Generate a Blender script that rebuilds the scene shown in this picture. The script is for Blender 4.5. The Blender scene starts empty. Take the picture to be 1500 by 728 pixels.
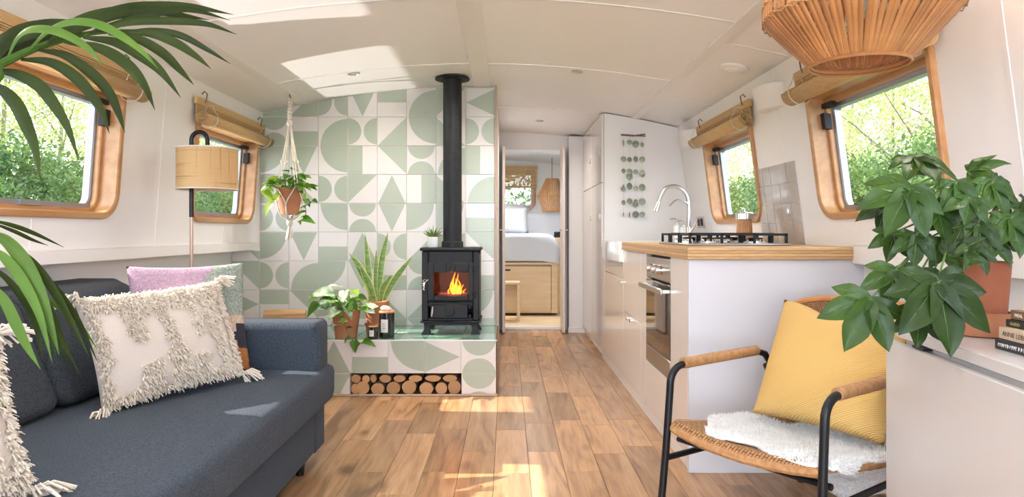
import bpy, bmesh, math, random
from mathutils import Vector, Matrix, geometry
random.seed(7)
R = math.radians
scene = bpy.context.scene
C = scene.collection

# ------------------------------------------------------------------ camera
cam_d = bpy.data.cameras.new('camera'); cam = bpy.data.objects.new('camera', cam_d); C.objects.link(cam)
cam.location = (0, 0, 1.0); cam.rotation_euler = (R(90), 0, 0)
cam_d.sensor_width = 36.0; cam_d.lens = 36.0 * 1000 / 1500
cam_d.shift_x = 8 / 1500; cam_d.shift_y = -24 / 1500
cam_d.clip_start = 0.05; cam_d.clip_end = 200
scene.camera = cam

# ------------------------------------------------------------------ view, sky, sun, large lights
vs = scene.view_settings
vs.view_transform = 'Standard'; vs.look = 'None'; vs.gamma = 1.0; vs.use_curve_mapping = False
vs.exposure = 2.3
world = bpy.data.worlds.new('sky'); scene.world = world; world.use_nodes = True
wn = world.node_tree.nodes['Background']
wn.inputs['Color'].default_value = (0.76, 0.87, 1.0, 1); wn.inputs['Strength'].default_value = 1.3

def light(name, kind, loc, target, energy, color=(1, 1, 1), **kw):
    d = bpy.data.lights.new(name, kind); d.energy = energy; d.color = color
    for k, v in kw.items(): setattr(d, k, v)
    o = bpy.data.objects.new(name, d); C.objects.link(o); o.location = loc
    o.rotation_euler = (Vector(target) - Vector(loc)).to_track_quat('-Z', 'Y').to_euler()
    return o
# the sun comes in through the port (left hand) windows
light('sun', 'SUN', (-10, 4, 9), (-10 + 1.27, 4 - 0.05, 9 - 1.0), 2.7, (1.0, 0.93, 0.82), angle=R(0.5))
# its glint off the canal surface, thrown up through the same windows on to the ceiling
for gy in (2.62, 4.27):
    light('canal_glint', 'SPOT', (-4.40, gy, -0.70), (-1.77, gy, 1.37), 165, (1.0, 0.97, 0.93), shadow_soft_size=0.03, spot_size=R(24), spot_blend=0.1)
# added fill: unseen area lamp inside the stern doors, behind the camera
light('stern_fill', 'AREA', (-0.2, -2.42, 1.15), (-0.2, 3, 1.1), 19, (0.76, 0.87, 1.0), shape='RECTANGLE', size=2.2, size_y=1.5)

# ------------------------------------------------------------------ pixel helper (1500 x 728 photograph)
def W(x, y, Y): return Vector(((x - 742) * Y / 1000, Y, 1 - (y - 340) * Y / 1000))

# ------------------------------------------------------------------ mesh helper
class MB:
    def __init__(s): s.v = []; s.f = []; s.m = []
    def add(s, verts, faces, mi=0):
        k = len(s.v); s.v += [tuple(p) for p in verts]
        for f in faces: s.f.append([i + k for i in f]); s.m.append(mi)
        return s
    def box(s, x0, x1, y0, y1, z0, z1, b=0.0, mi=0, T=None):
        c = ((x0+x1)/2, (y0+y1)/2, (z0+z1)/2); h = (abs(x1-x0)/2, abs(y1-y0)/2, abs(z1-z0)/2)
        b = min(b, min(h) * 0.95)
        vs_, idx = [], {}
        for sx in (-1, 1):
            for sy in (-1, 1):
                for sz in (-1, 1):
                    for a in range(3):
                        p = [sx*(h[0]-b), sy*(h[1]-b), sz*(h[2]-b)]
                        p[a] = (sx, sy, sz)[a] * h[a]
                        if b == 0 and a: idx[(sx, sy, sz, a)] = idx[(sx, sy, sz, 0)]; continue
                        idx[(sx, sy, sz, a)] = len(vs_)
                        q = Vector((p[0]+c[0], p[1]+c[1], p[2]+c[2])); vs_.append(T @ q if T else q)
        fs = []
        for a in range(3):
            b1, b2 = (a+1) % 3, (a+2) % 3
            for sg in (-1, 1):
                loop = []
                for (p, q) in ((-1, -1), (1, -1), (1, 1), (-1, 1)):
                    t = [0, 0, 0]; t[a] = sg; t[b1] = p; t[b2] = q; loop.append(idx[(*t, a)])
                fs.append(loop if sg > 0 else loop[::-1])
        if b > 0:
            for a in range(3):
                b1, b2 = (a+1) % 3, (a+2) % 3
                for s1 in (-1, 1):
                    for s2 in (-1, 1):
                        def g(sa, ax):
                            t = [0, 0, 0]; t[a] = sa; t[b1] = s1; t[b2] = s2; return idx[(*t, ax)]
                        loop = [g(-1, b1), g(1, b1), g(1, b2), g(-1, b2)]
                        fs.append(loop[::-1] if s1*s2 > 0 else loop)
            for sx in (-1, 1):
                for sy in (-1, 1):
                    for sz in (-1, 1):
                        loop = [idx[(sx, sy, sz, a)] for a in range(3)]
                        fs.append(loop if sx*sy*sz > 0 else loop[::-1])
        return s.add(vs_, fs, mi)
    def loops(s, ls, mi=0, cap0=True, cap1=True, ring=False):
        n = len(ls[0]); vs_ = [p for l in ls for p in l]; fs = []
        m = len(ls)
        for i in range(m if ring else m-1):
            j = (i+1) % m
            for k in range(n):
                k2 = (k+1) % n; fs.append([i*n+k, i*n+k2, j*n+k2, j*n+k])
        if not ring:
            if cap0: fs.append(list(range(n))[::-1])
            if cap1: fs.append([(m-1)*n+k for k in range(n)])
        return s.add(vs_, fs, mi)
    def tube(s, path, r, n=8, mi=0, cap=True, closed=False, flat=1.0):
        P = [Vector(p) for p in path]; m = len(P)
        rr = r if isinstance(r, (list, tuple)) else [r]*m
        ls = []; prev = None
        for i in range(m):
            if closed: t = P[(i+1) % m] - P[i-1]
            else: t = P[min(i+1, m-1)] - P[max(i-1, 0)]
            t.normalize()
            if prev is None:
                a = Vector((0, 0, 1)) if abs(t.z) < 0.9 else Vector((1, 0, 0))
                u = t.cross(a).normalized()
            else:
                u = (prev - t * prev.dot(t)).normalized()
            w = t.cross(u); prev = u
            ls.append([P[i] + (u*math.cos(2*math.pi*k/n) + w*math.sin(2*math.pi*k/n)*flat) * rr[i] for k in range(n)])
        return s.loops(ls, mi, cap, cap, closed)
    def lathe(s, prof, n=24, c=(0, 0, 0), mi=0, T=None, cap0=True, cap1=True):
        ls = []
        for (r, z) in prof:
            l = [Vector((c[0]+r*math.cos(2*math.pi*k/n), c[1]+r*math.sin(2*math.pi*k/n), c[2]+z)) for k in range(n)]
            ls.append([T @ p for p in l] if T else l)
        return s.loops(ls, mi, cap0, cap1)
    def prism(s, poly, d, mi=0):
        n = len(poly); a = [Vector(p) for p in poly]; b = [p + Vector(d) for p in a]
        return s.loops([a, b], mi)
    def grid(s, fn, nu, nv, mi=0):
        vs_ = [fn(i/nu, j/nv) for i in range(nu+1) for j in range(nv+1)]
        fs = [[i*(nv+1)+j, (i+1)*(nv+1)+j, (i+1)*(nv+1)+j+1, i*(nv+1)+j+1] for i in range(nu) for j in range(nv)]
        return s.add(vs_, fs, mi)
    def mesh(s, name, mats, smooth=40, recalc=True):
        me = bpy.data.meshes.new(name); me.from_pydata(s.v, [], s.f)
        for m in (mats if isinstance(mats, (list, tuple)) else [mats]): me.materials.append(m)
        if max(s.m or [0]) > 0: me.polygons.foreach_set('material_index', s.m)
        if recalc:
            bm = bmesh.new(); bm.from_mesh(me); bmesh.ops.recalc_face_normals(bm, faces=bm.faces); bm.to_mesh(me); bm.free()
        if smooth:
            me.polygons.foreach_set('use_smooth', [True]*len(me.polygons))
            if smooth < 180: me.set_sharp_from_angle(angle=R(smooth))
        me.update(); return me
    def build(s, name, mats, parent=None, smooth=40, recalc=True):
        return obj(name, s.mesh(name, mats, smooth, recalc), parent)

def obj(name, me, parent=None):
    o = bpy.data.objects.new(name, me); C.objects.link(o)
    if parent: o.parent = parent
    return o
def tag(o, label, cat, group=None):
    o['label'] = label; o['category'] = cat
    if group: o['group'] = group
    return o
def thing(name, label, cat, loc=(0, 0, 0), rz=0, group=None):
    o = obj(name, None); o.location = loc; o.rotation_euler = (0, 0, rz); o.empty_display_size = 0.05
    return tag(o, label, cat, group)
def struct(o): o['kind'] = 'structure'; return o
def stuff(o): o['kind'] = 'stuff'; return o
def put(name, me, parent=None, loc=None, rot=None, mw=None):
    o = obj(name, me, parent)
    if mw is not None: o.matrix_basis = mw
    if loc is not None: o.location = loc
    if rot is not None: o.rotation_euler = rot
    return o
ORD = ['leftmost', 'second from left', 'third from left', 'fourth from left', 'fifth from left', 'sixth from left', 'seventh from left', 'eighth from left', 'ninth from left']
def spline(pts, n=8):
    P = [Vector(p) for p in pts]; out = []
    for i in range(len(P)-1):
        p0 = P[i-1] if i else P[0]*2 - P[1]; p1 = P[i]; p2 = P[i+1]
        p3 = P[i+2] if i+2 < len(P) else P[-1]*2 - P[-2]
        for k in range(n):
            t = k/n
            out.append(0.5*((2*p1) + (p2-p0)*t + (2*p0-5*p1+4*p2-p3)*t*t + (3*p1-p0-3*p2+p3)*t**3))
    out.append(P[-1]); return out

# ------------------------------------------------------------------ materials
def mat(name, col, rough=0.5, metal=0.0, col2=None, scale=6.0, stretch=(1, 1, 1), lo=0.35, hi=0.65, bump=0.0, bscale=60.0,
        rnd=0.0, coat=0.0, sheen=0.0, transl=0.0, spec=0.5, emit=None, es=0.0):
    m = bpy.data.materials.new(name); m.use_nodes = True
    nt = m.node_tree; N = nt.nodes; L = nt.links; b = N['Principled BSDF']
    b.inputs['Base Color'].default_value = (*col, 1); b.inputs['Roughness'].default_value = rough
    b.inputs['Metallic'].default_value = metal; b.inputs['Specular IOR Level'].default_value = spec
    b.inputs['Coat Weight'].default_value = coat; b.inputs['Sheen Weight'].default_value = sheen
    if emit: b.inputs['Emission Color'].default_value = (*emit, 1); b.inputs['Emission Strength'].default_value = es
    tc = N.new('ShaderNodeTexCoord'); mp = N.new('ShaderNodeMapping'); mp.inputs['Scale'].default_value = stretch
    L.new(tc.outputs['Object'], mp.inputs['Vector'])
    last = None
    if col2:
        nz = N.new('ShaderNodeTexNoise'); nz.inputs['Scale'].default_value = scale; nz.inputs['Detail'].default_value = 5
        L.new(mp.outputs[0], nz.inputs['Vector'])
        rp = N.new('ShaderNodeValToRGB'); rp.color_ramp.elements[0].position = lo; rp.color_ramp.elements[1].position = hi
        rp.color_ramp.elements[0].color = (*col, 1); rp.color_ramp.elements[1].color = (*col2, 1)
        L.new(nz.outputs['Fac'], rp.inputs['Fac']); last = rp.outputs['Color']
    if rnd:
        oi = N.new('ShaderNodeObjectInfo'); mr = N.new('ShaderNodeMapRange')
        mr.inputs['To Min'].default_value = 1-rnd; mr.inputs['To Max'].default_value = 1+rnd
        L.new(oi.outputs['Random'], mr.inputs['Value'])
        hs = N.new('ShaderNodeHueSaturation'); L.new(mr.outputs[0], hs.inputs['Value'])
        if last: L.new(last, hs.inputs['Color'])
        else: hs.inputs['Color'].default_value = (*col, 1)
        last = hs.outputs['Color']
    if last: L.new(last, b.inputs['Base Color'])
    if bump:
        nb = N.new('ShaderNodeTexNoise'); nb.inputs['Scale'].default_value = bscale; nb.inputs['Detail'].default_value = 3
        L.new(mp.outputs[0], nb.inputs['Vector'])
        bp = N.new('ShaderNodeBump'); bp.inputs['Strength'].default_value = bump; bp.inputs['Distance'].default_value = 0.01
        L.new(nb.outputs['Fac'], bp.inputs['Height']); L.new(bp.outputs[0], b.inputs['Normal'])
    if transl:
        tr = N.new('ShaderNodeBsdfTranslucent'); mx = N.new('ShaderNodeMixShader'); mx.inputs[0].default_value = transl
        if last: L.new(last, tr.inputs['Color'])
        else: tr.inputs['Color'].default_value = (*col, 1)
        L.new(b.outputs[0], mx.inputs[1]); L.new(tr.outputs[0], mx.inputs[2]); L.new(mx.outputs[0], N['Material Output'].inputs['Surface'])
    return m

def m_weave(name, c1, c2, sx, sy, rough=0.6, bump=0.6, rnd=0.0):
    """woven cane: two crossed waves in UV-free object space (x,y,z mixed by axis pairs)"""
    m = mat(name, c1, rough); nt = m.node_tree; N = nt.nodes; L = nt.links; b = N['Principled BSDF']
    uv = N.new('ShaderNodeUVMap')
    br = N.new('ShaderNodeTexBrick'); br.inputs['Scale'].default_value = 1.0
    br.inputs['Brick Width'].default_value = sx; br.inputs['Row Height'].default_value = sy
    br.inputs['Mortar Size'].default_value = min(sx, sy)*0.14; br.inputs['Mortar Smooth'].default_value = 0.6
    br.inputs['Color1'].default_value = (*c1, 1); br.inputs['Color2'].default_value = (*[v*0.72 for v in c1], 1); br.inputs['Mortar'].default_value = (*c2, 1)
    L.new(uv.outputs[0], br.inputs['Vector']); L.new(br.outputs['Color'], b.inputs['Base Color'])
    bp = N.new('ShaderNodeBump'); bp.inputs['Strength'].default_value = bump; bp.inputs['Distance'].default_value = 0.004; bp.invert = True
    L.new(br.outputs['Fac'], bp.inputs['Height']); L.new(bp.outputs[0], b.inputs['Normal'])
    return m

def m_plank():
    m = mat('oak_floor', (0.4, 0.23, 0.12), 0.30); nt = m.node_tree; N = nt.nodes; L = nt.links; b = N['Principled BSDF']
    tc = N.new('ShaderNodeTexCoord'); oi = N.new('ShaderNodeObjectInfo')
    sc = N.new('ShaderNodeVectorMath'); sc.operation = 'SCALE'; sc.inputs[0].default_value = (31, 17, 9); L.new(oi.outputs['Random'], sc.inputs['Scale'])
    ad = N.new('ShaderNodeVectorMath'); L.new(tc.outputs['Object'], ad.inputs[0]); L.new(sc.outputs[0], ad.inputs[1])
    mp = N.new('ShaderNodeMapping'); mp.inputs['Scale'].default_value = (9, 1.1, 1); L.new(ad.outputs[0], mp.inputs['Vector'])
    dn = N.new('ShaderNodeTexNoise'); dn.inputs['Scale'].default_value = 1.5; dn.inputs['Detail'].default_value = 6; dn.inputs['Distortion'].default_value = 1.6
    L.new(mp.outputs[0], dn.inputs['Vector'])
    rp = N.new('ShaderNodeValToRGB'); e = rp.color_ramp.elements
    e[0].position = 0.28; e[0].color = (0.28, 0.15, 0.075, 1); e[1].position = 0.72; e[1].color = (0.62, 0.395, 0.23, 1)
    k = rp.color_ramp.elements.new(0.5); k.color = (0.52, 0.30, 0.158, 1)
    L.new(dn.outputs['Fac'], rp.inputs['Fac'])
    # knots
    vo = N.new('ShaderNodeTexVoronoi'); vo.inputs['Scale'].default_value = 1.0
    mp2 = N.new('ShaderNodeMapping'); mp2.inputs['Scale'].default_value = (4.5, 2.3, 0.4); L.new(ad.outputs[0], mp2.inputs['Vector']); 
    nd = N.new('ShaderNodeTexNoise'); nd.inputs['Scale'].default_value = 5.0; L.new(mp2.outputs[0], nd.inputs['Vector'])
    mxv = N.new('ShaderNodeMix'); mxv.data_type = 'VECTOR'; mxv.inputs['Factor'].default_value = 0.12
    L.new(mp2.outputs[0], mxv.inputs[4]); L.new(nd.outputs['Color'], mxv.inputs[5]); L.new(mxv.outputs[1], vo.inputs['Vector'])
    kr = N.new('ShaderNodeValToRGB'); kr.color_ramp.elements[0].position = 0.05; kr.color_ramp.elements[1].position = 0.19
    kr.color_ramp.elements[0].color = (0.24, 0.19, 0.16, 1); kr.color_ramp.elements[1].color = (1, 1, 1, 1)
    L.new(vo.outputs['Distance'], kr.inputs['Fac'])
    mu = N.new('ShaderNodeMix'); mu.data_type = 'RGBA'; mu.blend_type = 'MULTIPLY'; mu.inputs['Factor'].default_value = 0.85
    L.new(rp.outputs[0], mu.inputs[6]); L.new(kr.outputs[0], mu.inputs[7])
    mr = N.new('ShaderNodeMapRange'); mr.inputs['To Min'].default_value = 0.62; mr.inputs['To Max'].default_value = 1.06; L.new(oi.outputs['Random'], mr.inputs['Value'])
    hs = N.new('ShaderNodeHueSaturation'); hs.inputs['Saturation'].default_value = 1.06; L.new(mr.outputs[0], hs.inputs['Value']); L.new(mu.outputs[2], hs.inputs['Color'])
    mp3 = N.new('ShaderNodeMapping'); mp3.inputs['Scale'].default_value = (70, 3.0, 1); L.new(ad.outputs[0], mp3.inputs['Vector'])
    fg = N.new('ShaderNodeTexNoise'); fg.inputs['Scale'].default_value = 1.5; fg.inputs['Detail'].default_value = 4; fg.inputs['Distortion'].default_value = 0.8; L.new(mp3.outputs[0], fg.inputs['Vector'])
    fr_ = N.new('ShaderNodeValToRGB'); fr_.color_ramp.elements[0].position = 0.33; fr_.color_ramp.elements[1].position = 0.6
    fr_.color_ramp.elements[0].color = (0.70, 0.66, 0.64, 1); fr_.color_ramp.elements[1].color = (1.06, 1.06, 1.06, 1); L.new(fg.outputs['Fac'], fr_.inputs['Fac'])
    mg = N.new('ShaderNodeMix'); mg.data_type = 'RGBA'; mg.blend_type = 'MULTIPLY'; mg.inputs['Factor'].default_value = 0.5; L.new(hs.outputs[0], mg.inputs[6]); L.new(fr_.outputs[0], mg.inputs[7])
    # now and then a board leans to grey-violet
    m7 = N.new('ShaderNodeMath'); m7.operation = 'MULTIPLY'; m7.inputs[1].default_value = 7.31; L.new(oi.outputs['Random'], m7.inputs[0])
    f7 = N.new('ShaderNodeMath'); f7.operation = 'FRACT'; L.new(m7.outputs[0], f7.inputs[0])
    r7 = N.new('ShaderNodeMapRange'); r7.inputs['From Min'].default_value = 0.55; r7.inputs['From Max'].default_value = 1.0; r7.inputs['To Max'].default_value = 0.45; L.new(f7.outputs[0], r7.inputs['Value'])
    m8 = N.new('ShaderNodeMix'); m8.data_type = 'RGBA'; m8.blend_type = 'MULTIPLY'; L.new(r7.outputs[0], m8.inputs['Factor']); L.new(mg.outputs[2], m8.inputs[6]); m8.inputs[7].default_value = (0.72, 0.78, 0.95, 1)
    L.new(m8.outputs[2], b.inputs['Base Color'])
    bp = N.new('ShaderNodeBump'); bp.inputs['Strength'].default_value = 0.12; bp.inputs['Distance'].default_value = 0.01
    L.new(dn.outputs['Fac'], bp.inputs['Height']); L.new(bp.outputs[0], b.inputs['Normal'])
    return m

def m_glass(name, tint=(1, 1, 1), ior=1.4):
    m = bpy.data.materials.new(name); m.use_nodes = True; nt = m.node_tree; N = nt.nodes; L = nt.links
    N.remove(N['Principled BSDF'])
    t = N.new('ShaderNodeBsdfTransparent'); t.inputs[0].default_value = (*tint, 1)
    g = N.new('ShaderNodeBsdfGlossy'); g.inputs['Roughness'].default_value = 0.02
    lw = N.new('ShaderNodeLayerWeight'); lw.inputs['Blend'].default_value = 0.5; mx = N.new('ShaderNodeMixShader')
    pw = N.new('ShaderNodeMath'); pw.operation = 'POWER'; pw.inputs[1].default_value = 5; L.new(lw.outputs['Facing'], pw.inputs[0])
    f = N.new('ShaderNodeMapRange'); f.inputs['To Min'].default_value = 0.04; f.inputs['To Max'].default_value = 0.8; L.new(pw.outputs[0], f.inputs['Value'])
    L.new(f.outputs[0], mx.inputs[0]); L.new(t.outputs[0], mx.inputs[1]); L.new(g.outputs[0], mx.inputs[2]); L.new(mx.outputs[0], N['Material Output'].inputs['Surface'])
    return m

def m_rings(name):
    m = mat(name, (0.6, 0.36, 0.17), 0.75); nt = m.node_tree; N = nt.nodes; L = nt.links; b = N['Principled BSDF']
    tc = N.new('ShaderNodeTexCoord'); wv = N.new('ShaderNodeTexWave'); wv.wave_type = 'RINGS'; wv.rings_direction = 'Y'
    wv.inputs['Scale'].default_value = 55; wv.inputs['Distortion'].default_value = 2.5; wv.inputs['Detail'].default_value = 2; wv.inputs['Detail Scale'].default_value = 2
    L.new(tc.outputs['Object'], wv.inputs['Vector'])
    oi = N.new('ShaderNodeObjectInfo'); mr = N.new('ShaderNodeMapRange'); mr.inputs['To Min'].default_value = 0.8; mr.inputs['To Max'].default_value = 1.15
    L.new(oi.outputs['Random'], mr.inputs['Value'])
    rp = N.new('ShaderNodeValToRGB'); rp.color_ramp.elements[0].color = (0.42, 0.2, 0.075, 1); rp.color_ramp.elements[1].color = (0.68, 0.4, 0.19, 1)
    L.new(wv.outputs['Fac'], rp.inputs['Fac']); hs = N.new('ShaderNodeHueSaturation'); L.new(rp.outputs[0], hs.inputs['Color']); L.new(mr.outputs[0], hs.inputs['Value'])
    L.new(hs.outputs[0], b.inputs['Base Color']); return m

def m_raffia():
    m = mat('raffia_shade', (0.66, 0.42, 0.19), 0.75, transl=0.25); nt = m.node_tree; N = nt.nodes; L = nt.links; b = N['Principled BSDF']
    uv = N.new('ShaderNodeUVMap'); cols = []
    for (st, amt) in (((1, 0.02, 1), 40.0), ((0.02, 1, 1), 46.0)):
        mp = N.new('ShaderNodeMapping'); mp.inputs['Scale'].default_value = st; L.new(uv.outputs[0], mp.inputs['Vector'])
        nz = N.new('ShaderNodeTexNoise'); nz.inputs['Scale'].default_value = amt*3; nz.inputs['Detail'].default_value = 2; L.new(mp.outputs[0], nz.inputs['Vector'])
        r = N.new('ShaderNodeValToRGB'); r.color_ramp.elements[0].position = 0.30; r.color_ramp.elements[1].position = 0.42
        r.color_ramp.elements[0].color = (0.62, 0.50, 0.30, 1); r.color_ramp.elements[1].color = (1, 1, 1, 1); L.new(nz.outputs['Fac'], r.inputs['Fac']); cols.append(r.outputs[0])
    m1 = N.new('ShaderNodeMix'); m1.data_type = 'RGBA'; m1.blend_type = 'MULTIPLY'; m1.inputs['Factor'].default_value = 1; L.new(cols[0], m1.inputs[6]); L.new(cols[1], m1.inputs[7])
    m2 = N.new('ShaderNodeMix'); m2.data_type = 'RGBA'; m2.blend_type = 'MULTIPLY'; m2.inputs['Factor'].default_value = 1; m2.inputs[6].default_value = (0.74, 0.49, 0.24, 1); L.new(m1.outputs[2], m2.inputs[7])
    L.new(m2.outputs[2], b.inputs['Base Color']); return m

M = {}
M['wall'] = mat('cream_paint', (0.885, 0.85, 0.825), 0.5, bump=0.02, bscale=30)
M['ceiling'] = mat('ceiling_paint', (0.95, 0.925, 0.92), 0.45)
M['trim'] = mat('trim_paint', (0.87, 0.83, 0.79), 0.4)
M['plank'] = m_plank()
M['subfloor'] = mat('subfloor', (0.20, 0.12, 0.07), 0.8)
M['tile_cream'] = mat('tile_cream', (0.74, 0.69, 0.655), 0.28, col2=(0.69, 0.64, 0.605), scale=3, rnd=0.025)
M['tile_green'] = mat('tile_green', (0.42, 0.46, 0.365), 0.28, col2=(0.38, 0.42, 0.33), scale=3, rnd=0.03)
M['grout'] = mat('grout', (0.74, 0.70, 0.66), 0.9)
M['hearth_green'] = mat('hearth_glaze', (0.16, 0.30, 0.22), 0.12, col2=(0.22, 0.37, 0.28), scale=5, coat=0.5, rnd=0.06)
M['wood'] = mat('honey_pine', (0.54, 0.285, 0.115), 0.38, col2=(0.43, 0.205, 0.075), scale=3, stretch=(7, 1, 7), coat=0.2)
M['wood_edge'] = mat('walnut_edge', (0.30, 0.17, 0.09), 0.5, col2=(0.22, 0.12, 0.06), scale=4, stretch=(6, 6, 1))
M['door_paint'] = mat('door_paint', (0.74, 0.64, 0.56), 0.4)
M['wood_pink'] = mat('door_edge_wood', (0.52, 0.36, 0.26), 0.5)
M['bamboo'] = mat('bamboo', (0.74, 0.49, 0.24), 0.55, col2=(0.62, 0.38, 0.16), scale=20, stretch=(1, 1, 20), rnd=0.1, transl=0.12)
M['alu'] = mat('aluminium', (0.34, 0.35, 0.38), 0.4, 0.8)
M['glass'] = m_glass('window_glass')
M['black'] = mat('black_iron', (0.010, 0.010, 0.012), 0.5, spec=0.3, col2=(0.015, 0.015, 0.017), scale=30, bump=0.08, bscale=250)
M['blackmetal'] = mat('black_enamel', (0.008, 0.009, 0.012), 0.35, spec=0.35)
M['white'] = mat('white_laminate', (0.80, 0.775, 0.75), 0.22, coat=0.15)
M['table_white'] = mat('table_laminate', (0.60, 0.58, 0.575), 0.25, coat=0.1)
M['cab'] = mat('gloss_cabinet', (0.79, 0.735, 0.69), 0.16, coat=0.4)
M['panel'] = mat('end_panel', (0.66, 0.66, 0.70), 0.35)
M['ceramic'] = mat('white_ceramic', (0.84, 0.83, 0.81), 0.12, coat=0.5)
M['steel'] = mat('brushed_steel', (0.55, 0.53, 0.51), 0.28, 1.0)
M['chrome'] = mat('chrome', (0.8, 0.8, 0.8), 0.08, 1.0)
M['ovenglass'] = mat('oven_glass', (0.02, 0.015, 0.013), 0.04, spec=0.8, coat=1.0)
M['ply'] = mat('ply_top', (0.66, 0.43, 0.21), 0.4, col2=(0.55, 0.33, 0.14), scale=4, stretch=(3, 3, 60))
M['birch'] = mat('birch_ply', (0.72, 0.56, 0.36), 0.5, col2=(0.66, 0.49, 0.3), scale=3, stretch=(1, 1, 8))
M['sofa'] = mat('slate_fabric', (0.022, 0.030, 0.042), 0.95, col2=(0.068, 0.086, 0.115), scale=200, bump=0.35, bscale=420, sheen=0.05, spec=0.2, lo=0.3, hi=0.72)
M['sofa_dark'] = mat('slate_fabric_cushion', (0.022, 0.027, 0.035), 0.95, col2=(0.075, 0.085, 0.102), scale=200, bump=0.35, bscale=420, sheen=0.03, spec=0.2, lo=0.3, hi=0.72)
M['terracotta'] = mat('terracotta', (0.42, 0.15, 0.065), 0.75, col2=(0.50, 0.21, 0.11), scale=9, bump=0.08, bscale=50)
M['terradark'] = mat('terracotta_aged', (0.27, 0.075, 0.03), 0.7, col2=(0.36, 0.125, 0.06), scale=7, bump=0.08, bscale=50)
M['soil'] = mat('soil', (0.045, 0.03, 0.02), 1.0, bump=0.5, bscale=80)
M['rope'] = mat('cotton_rope', (0.70, 0.63, 0.53), 0.9, bump=0.4, bscale=200)
M['pothos'] = mat('pothos_leaf', (0.05, 0.15, 0.012), 0.4, spec=0.3, col2=(0.13, 0.27, 0.025), scale=14, rnd=0.3, transl=0.35)
M['pothos_lime'] = mat('pothos_lime', (0.20, 0.36, 0.02), 0.4, col2=(0.34, 0.46, 0.05), scale=14, rnd=0.15, transl=0.4)
M['marble_leaf'] = mat('marbled_leaf', (0.16, 0.36, 0.10), 0.35, col2=(0.70, 0.78, 0.62), scale=30, rnd=0.15, transl=0.3)
M['stem'] = mat('green_stem', (0.09, 0.17, 0.03), 0.5)
M['snake'] = mat('snake_leaf', (0.10, 0.20, 0.04), 0.4, col2=(0.24, 0.36, 0.10), scale=12, stretch=(1, 1, 6), transl=0.1)
M['snake_edge'] = mat('snake_leaf_edge', (0.66, 0.66, 0.22), 0.4, transl=0.15)
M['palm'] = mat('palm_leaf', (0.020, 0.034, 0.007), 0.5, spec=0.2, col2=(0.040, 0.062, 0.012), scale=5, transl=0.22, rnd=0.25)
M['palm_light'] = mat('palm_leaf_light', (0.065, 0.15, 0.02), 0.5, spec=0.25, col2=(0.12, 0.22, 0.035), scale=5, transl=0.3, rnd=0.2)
M['fatsia'] = mat('fatsia_leaf', (0.020, 0.050, 0.008), 0.36, spec=0.3, col2=(0.045, 0.095, 0.012), scale=10, transl=0.2, rnd=0.35)
M['fatsia_vein'] = mat('fatsia_vein', (0.09, 0.17, 0.04), 0.4)
M['bark'] = mat('bark', (0.16, 0.10, 0.06), 0.9, col2=(0.25, 0.17, 0.11), scale=20, bump=0.4, bscale=60)
M['rattan'] = mat('rattan_strip', (0.52, 0.235, 0.085), 0.45, col2=(0.42, 0.175, 0.06), scale=12, rnd=0.18)
M['rattan_light'] = mat('rattan_binding', (0.50, 0.27, 0.115), 0.6, col2=(0.36, 0.175, 0.07), scale=60)
M['weave'] = m_weave('rattan_weave', (0.50, 0.25, 0.095), (0.05, 0.018, 0.006), 0.028, 0.012, bump=1.0)
M['weave_dark'] = m_weave('rattan_weave_back', (0.36, 0.16, 0.065), (0.07, 0.025, 0.008), 0.022, 0.009, bump=1.0)
M['raffia'] = m_raffia()
M['cream_cloth'] = mat('cream_cotton', (0.60, 0.525, 0.475), 0.95, bump=0.25, bscale=300)
M['tuft'] = mat('cream_tufting', (0.84, 0.765, 0.675), 0.95, transl=0.3)
M['pink'] = mat('lilac_wool', (0.36, 0.225, 0.31), 0.98, col2=(0.48, 0.335, 0.42), scale=120, bump=0.8, bscale=140)
M['sage'] = mat('sage_wool', (0.19, 0.225, 0.19), 0.98, col2=(0.36, 0.40, 0.35), scale=120, bump=0.8, bscale=140)
M['blush'] = mat('blush_wool', (0.52, 0.36, 0.27), 0.98, col2=(0.62, 0.46, 0.37), scale=120, bump=0.8, bscale=140)
M['rust'] = mat('rust_wool', (0.36, 0.125, 0.03), 0.98, col2=(0.46, 0.18, 0.05), scale=120, bump=0.8, bscale=140)
M['navy'] = mat('navy_wool', (0.03, 0.03, 0.045), 0.98, bump=0.8, bscale=140)
M['fur'] = mat('white_fleece', (0.94, 0.935, 0.925), 0.98, bump=0.8, bscale=90)
M['linen'] = mat('grey_linen', (0.62, 0.68, 0.77), 0.9, bump=0.1, bscale=60)
M['linen_white'] = mat('white_linen', (0.70, 0.72, 0.76), 0.9, bump=0.1, bscale=60)
M['fire'] = mat('flame', (0.9, 0.3, 0.05), 1.0, emit=(1.0, 0.26, 0.025), es=1.6)
M['fire_core'] = mat('flame_core', (0.9, 0.5, 0.1), 1.0, emit=(1.0, 0.46, 0.08), es=2.2)
M['ember_log'] = mat('burning_log', (0.05, 0.025, 0.015), 0.9, col2=(0.2, 0.07, 0.02), scale=20)
M['firebrick'] = mat('firebrick', (0.08, 0.04, 0.025), 0.9)
M['stoveglass'] = m_glass('stove_glass', (0.75, 0.55, 0.4), 1.35)
M['darkglass'] = mat('black_glass', (0.012, 0.014, 0.014), 0.06, coat=0.6)
M['label'] = mat('paper_label', (0.72, 0.70, 0.66), 0.7)
M['quartz'] = mat('rose_quartz', (0.78, 0.50, 0.46), 0.3, col2=(0.86, 0.64, 0.58), scale=20)
M['shell'] = mat('green_capiz', (0.30, 0.36, 0.24), 0.2, col2=(0.50, 0.55, 0.42), scale=25, rnd=0.3, transl=0.3)
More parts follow.
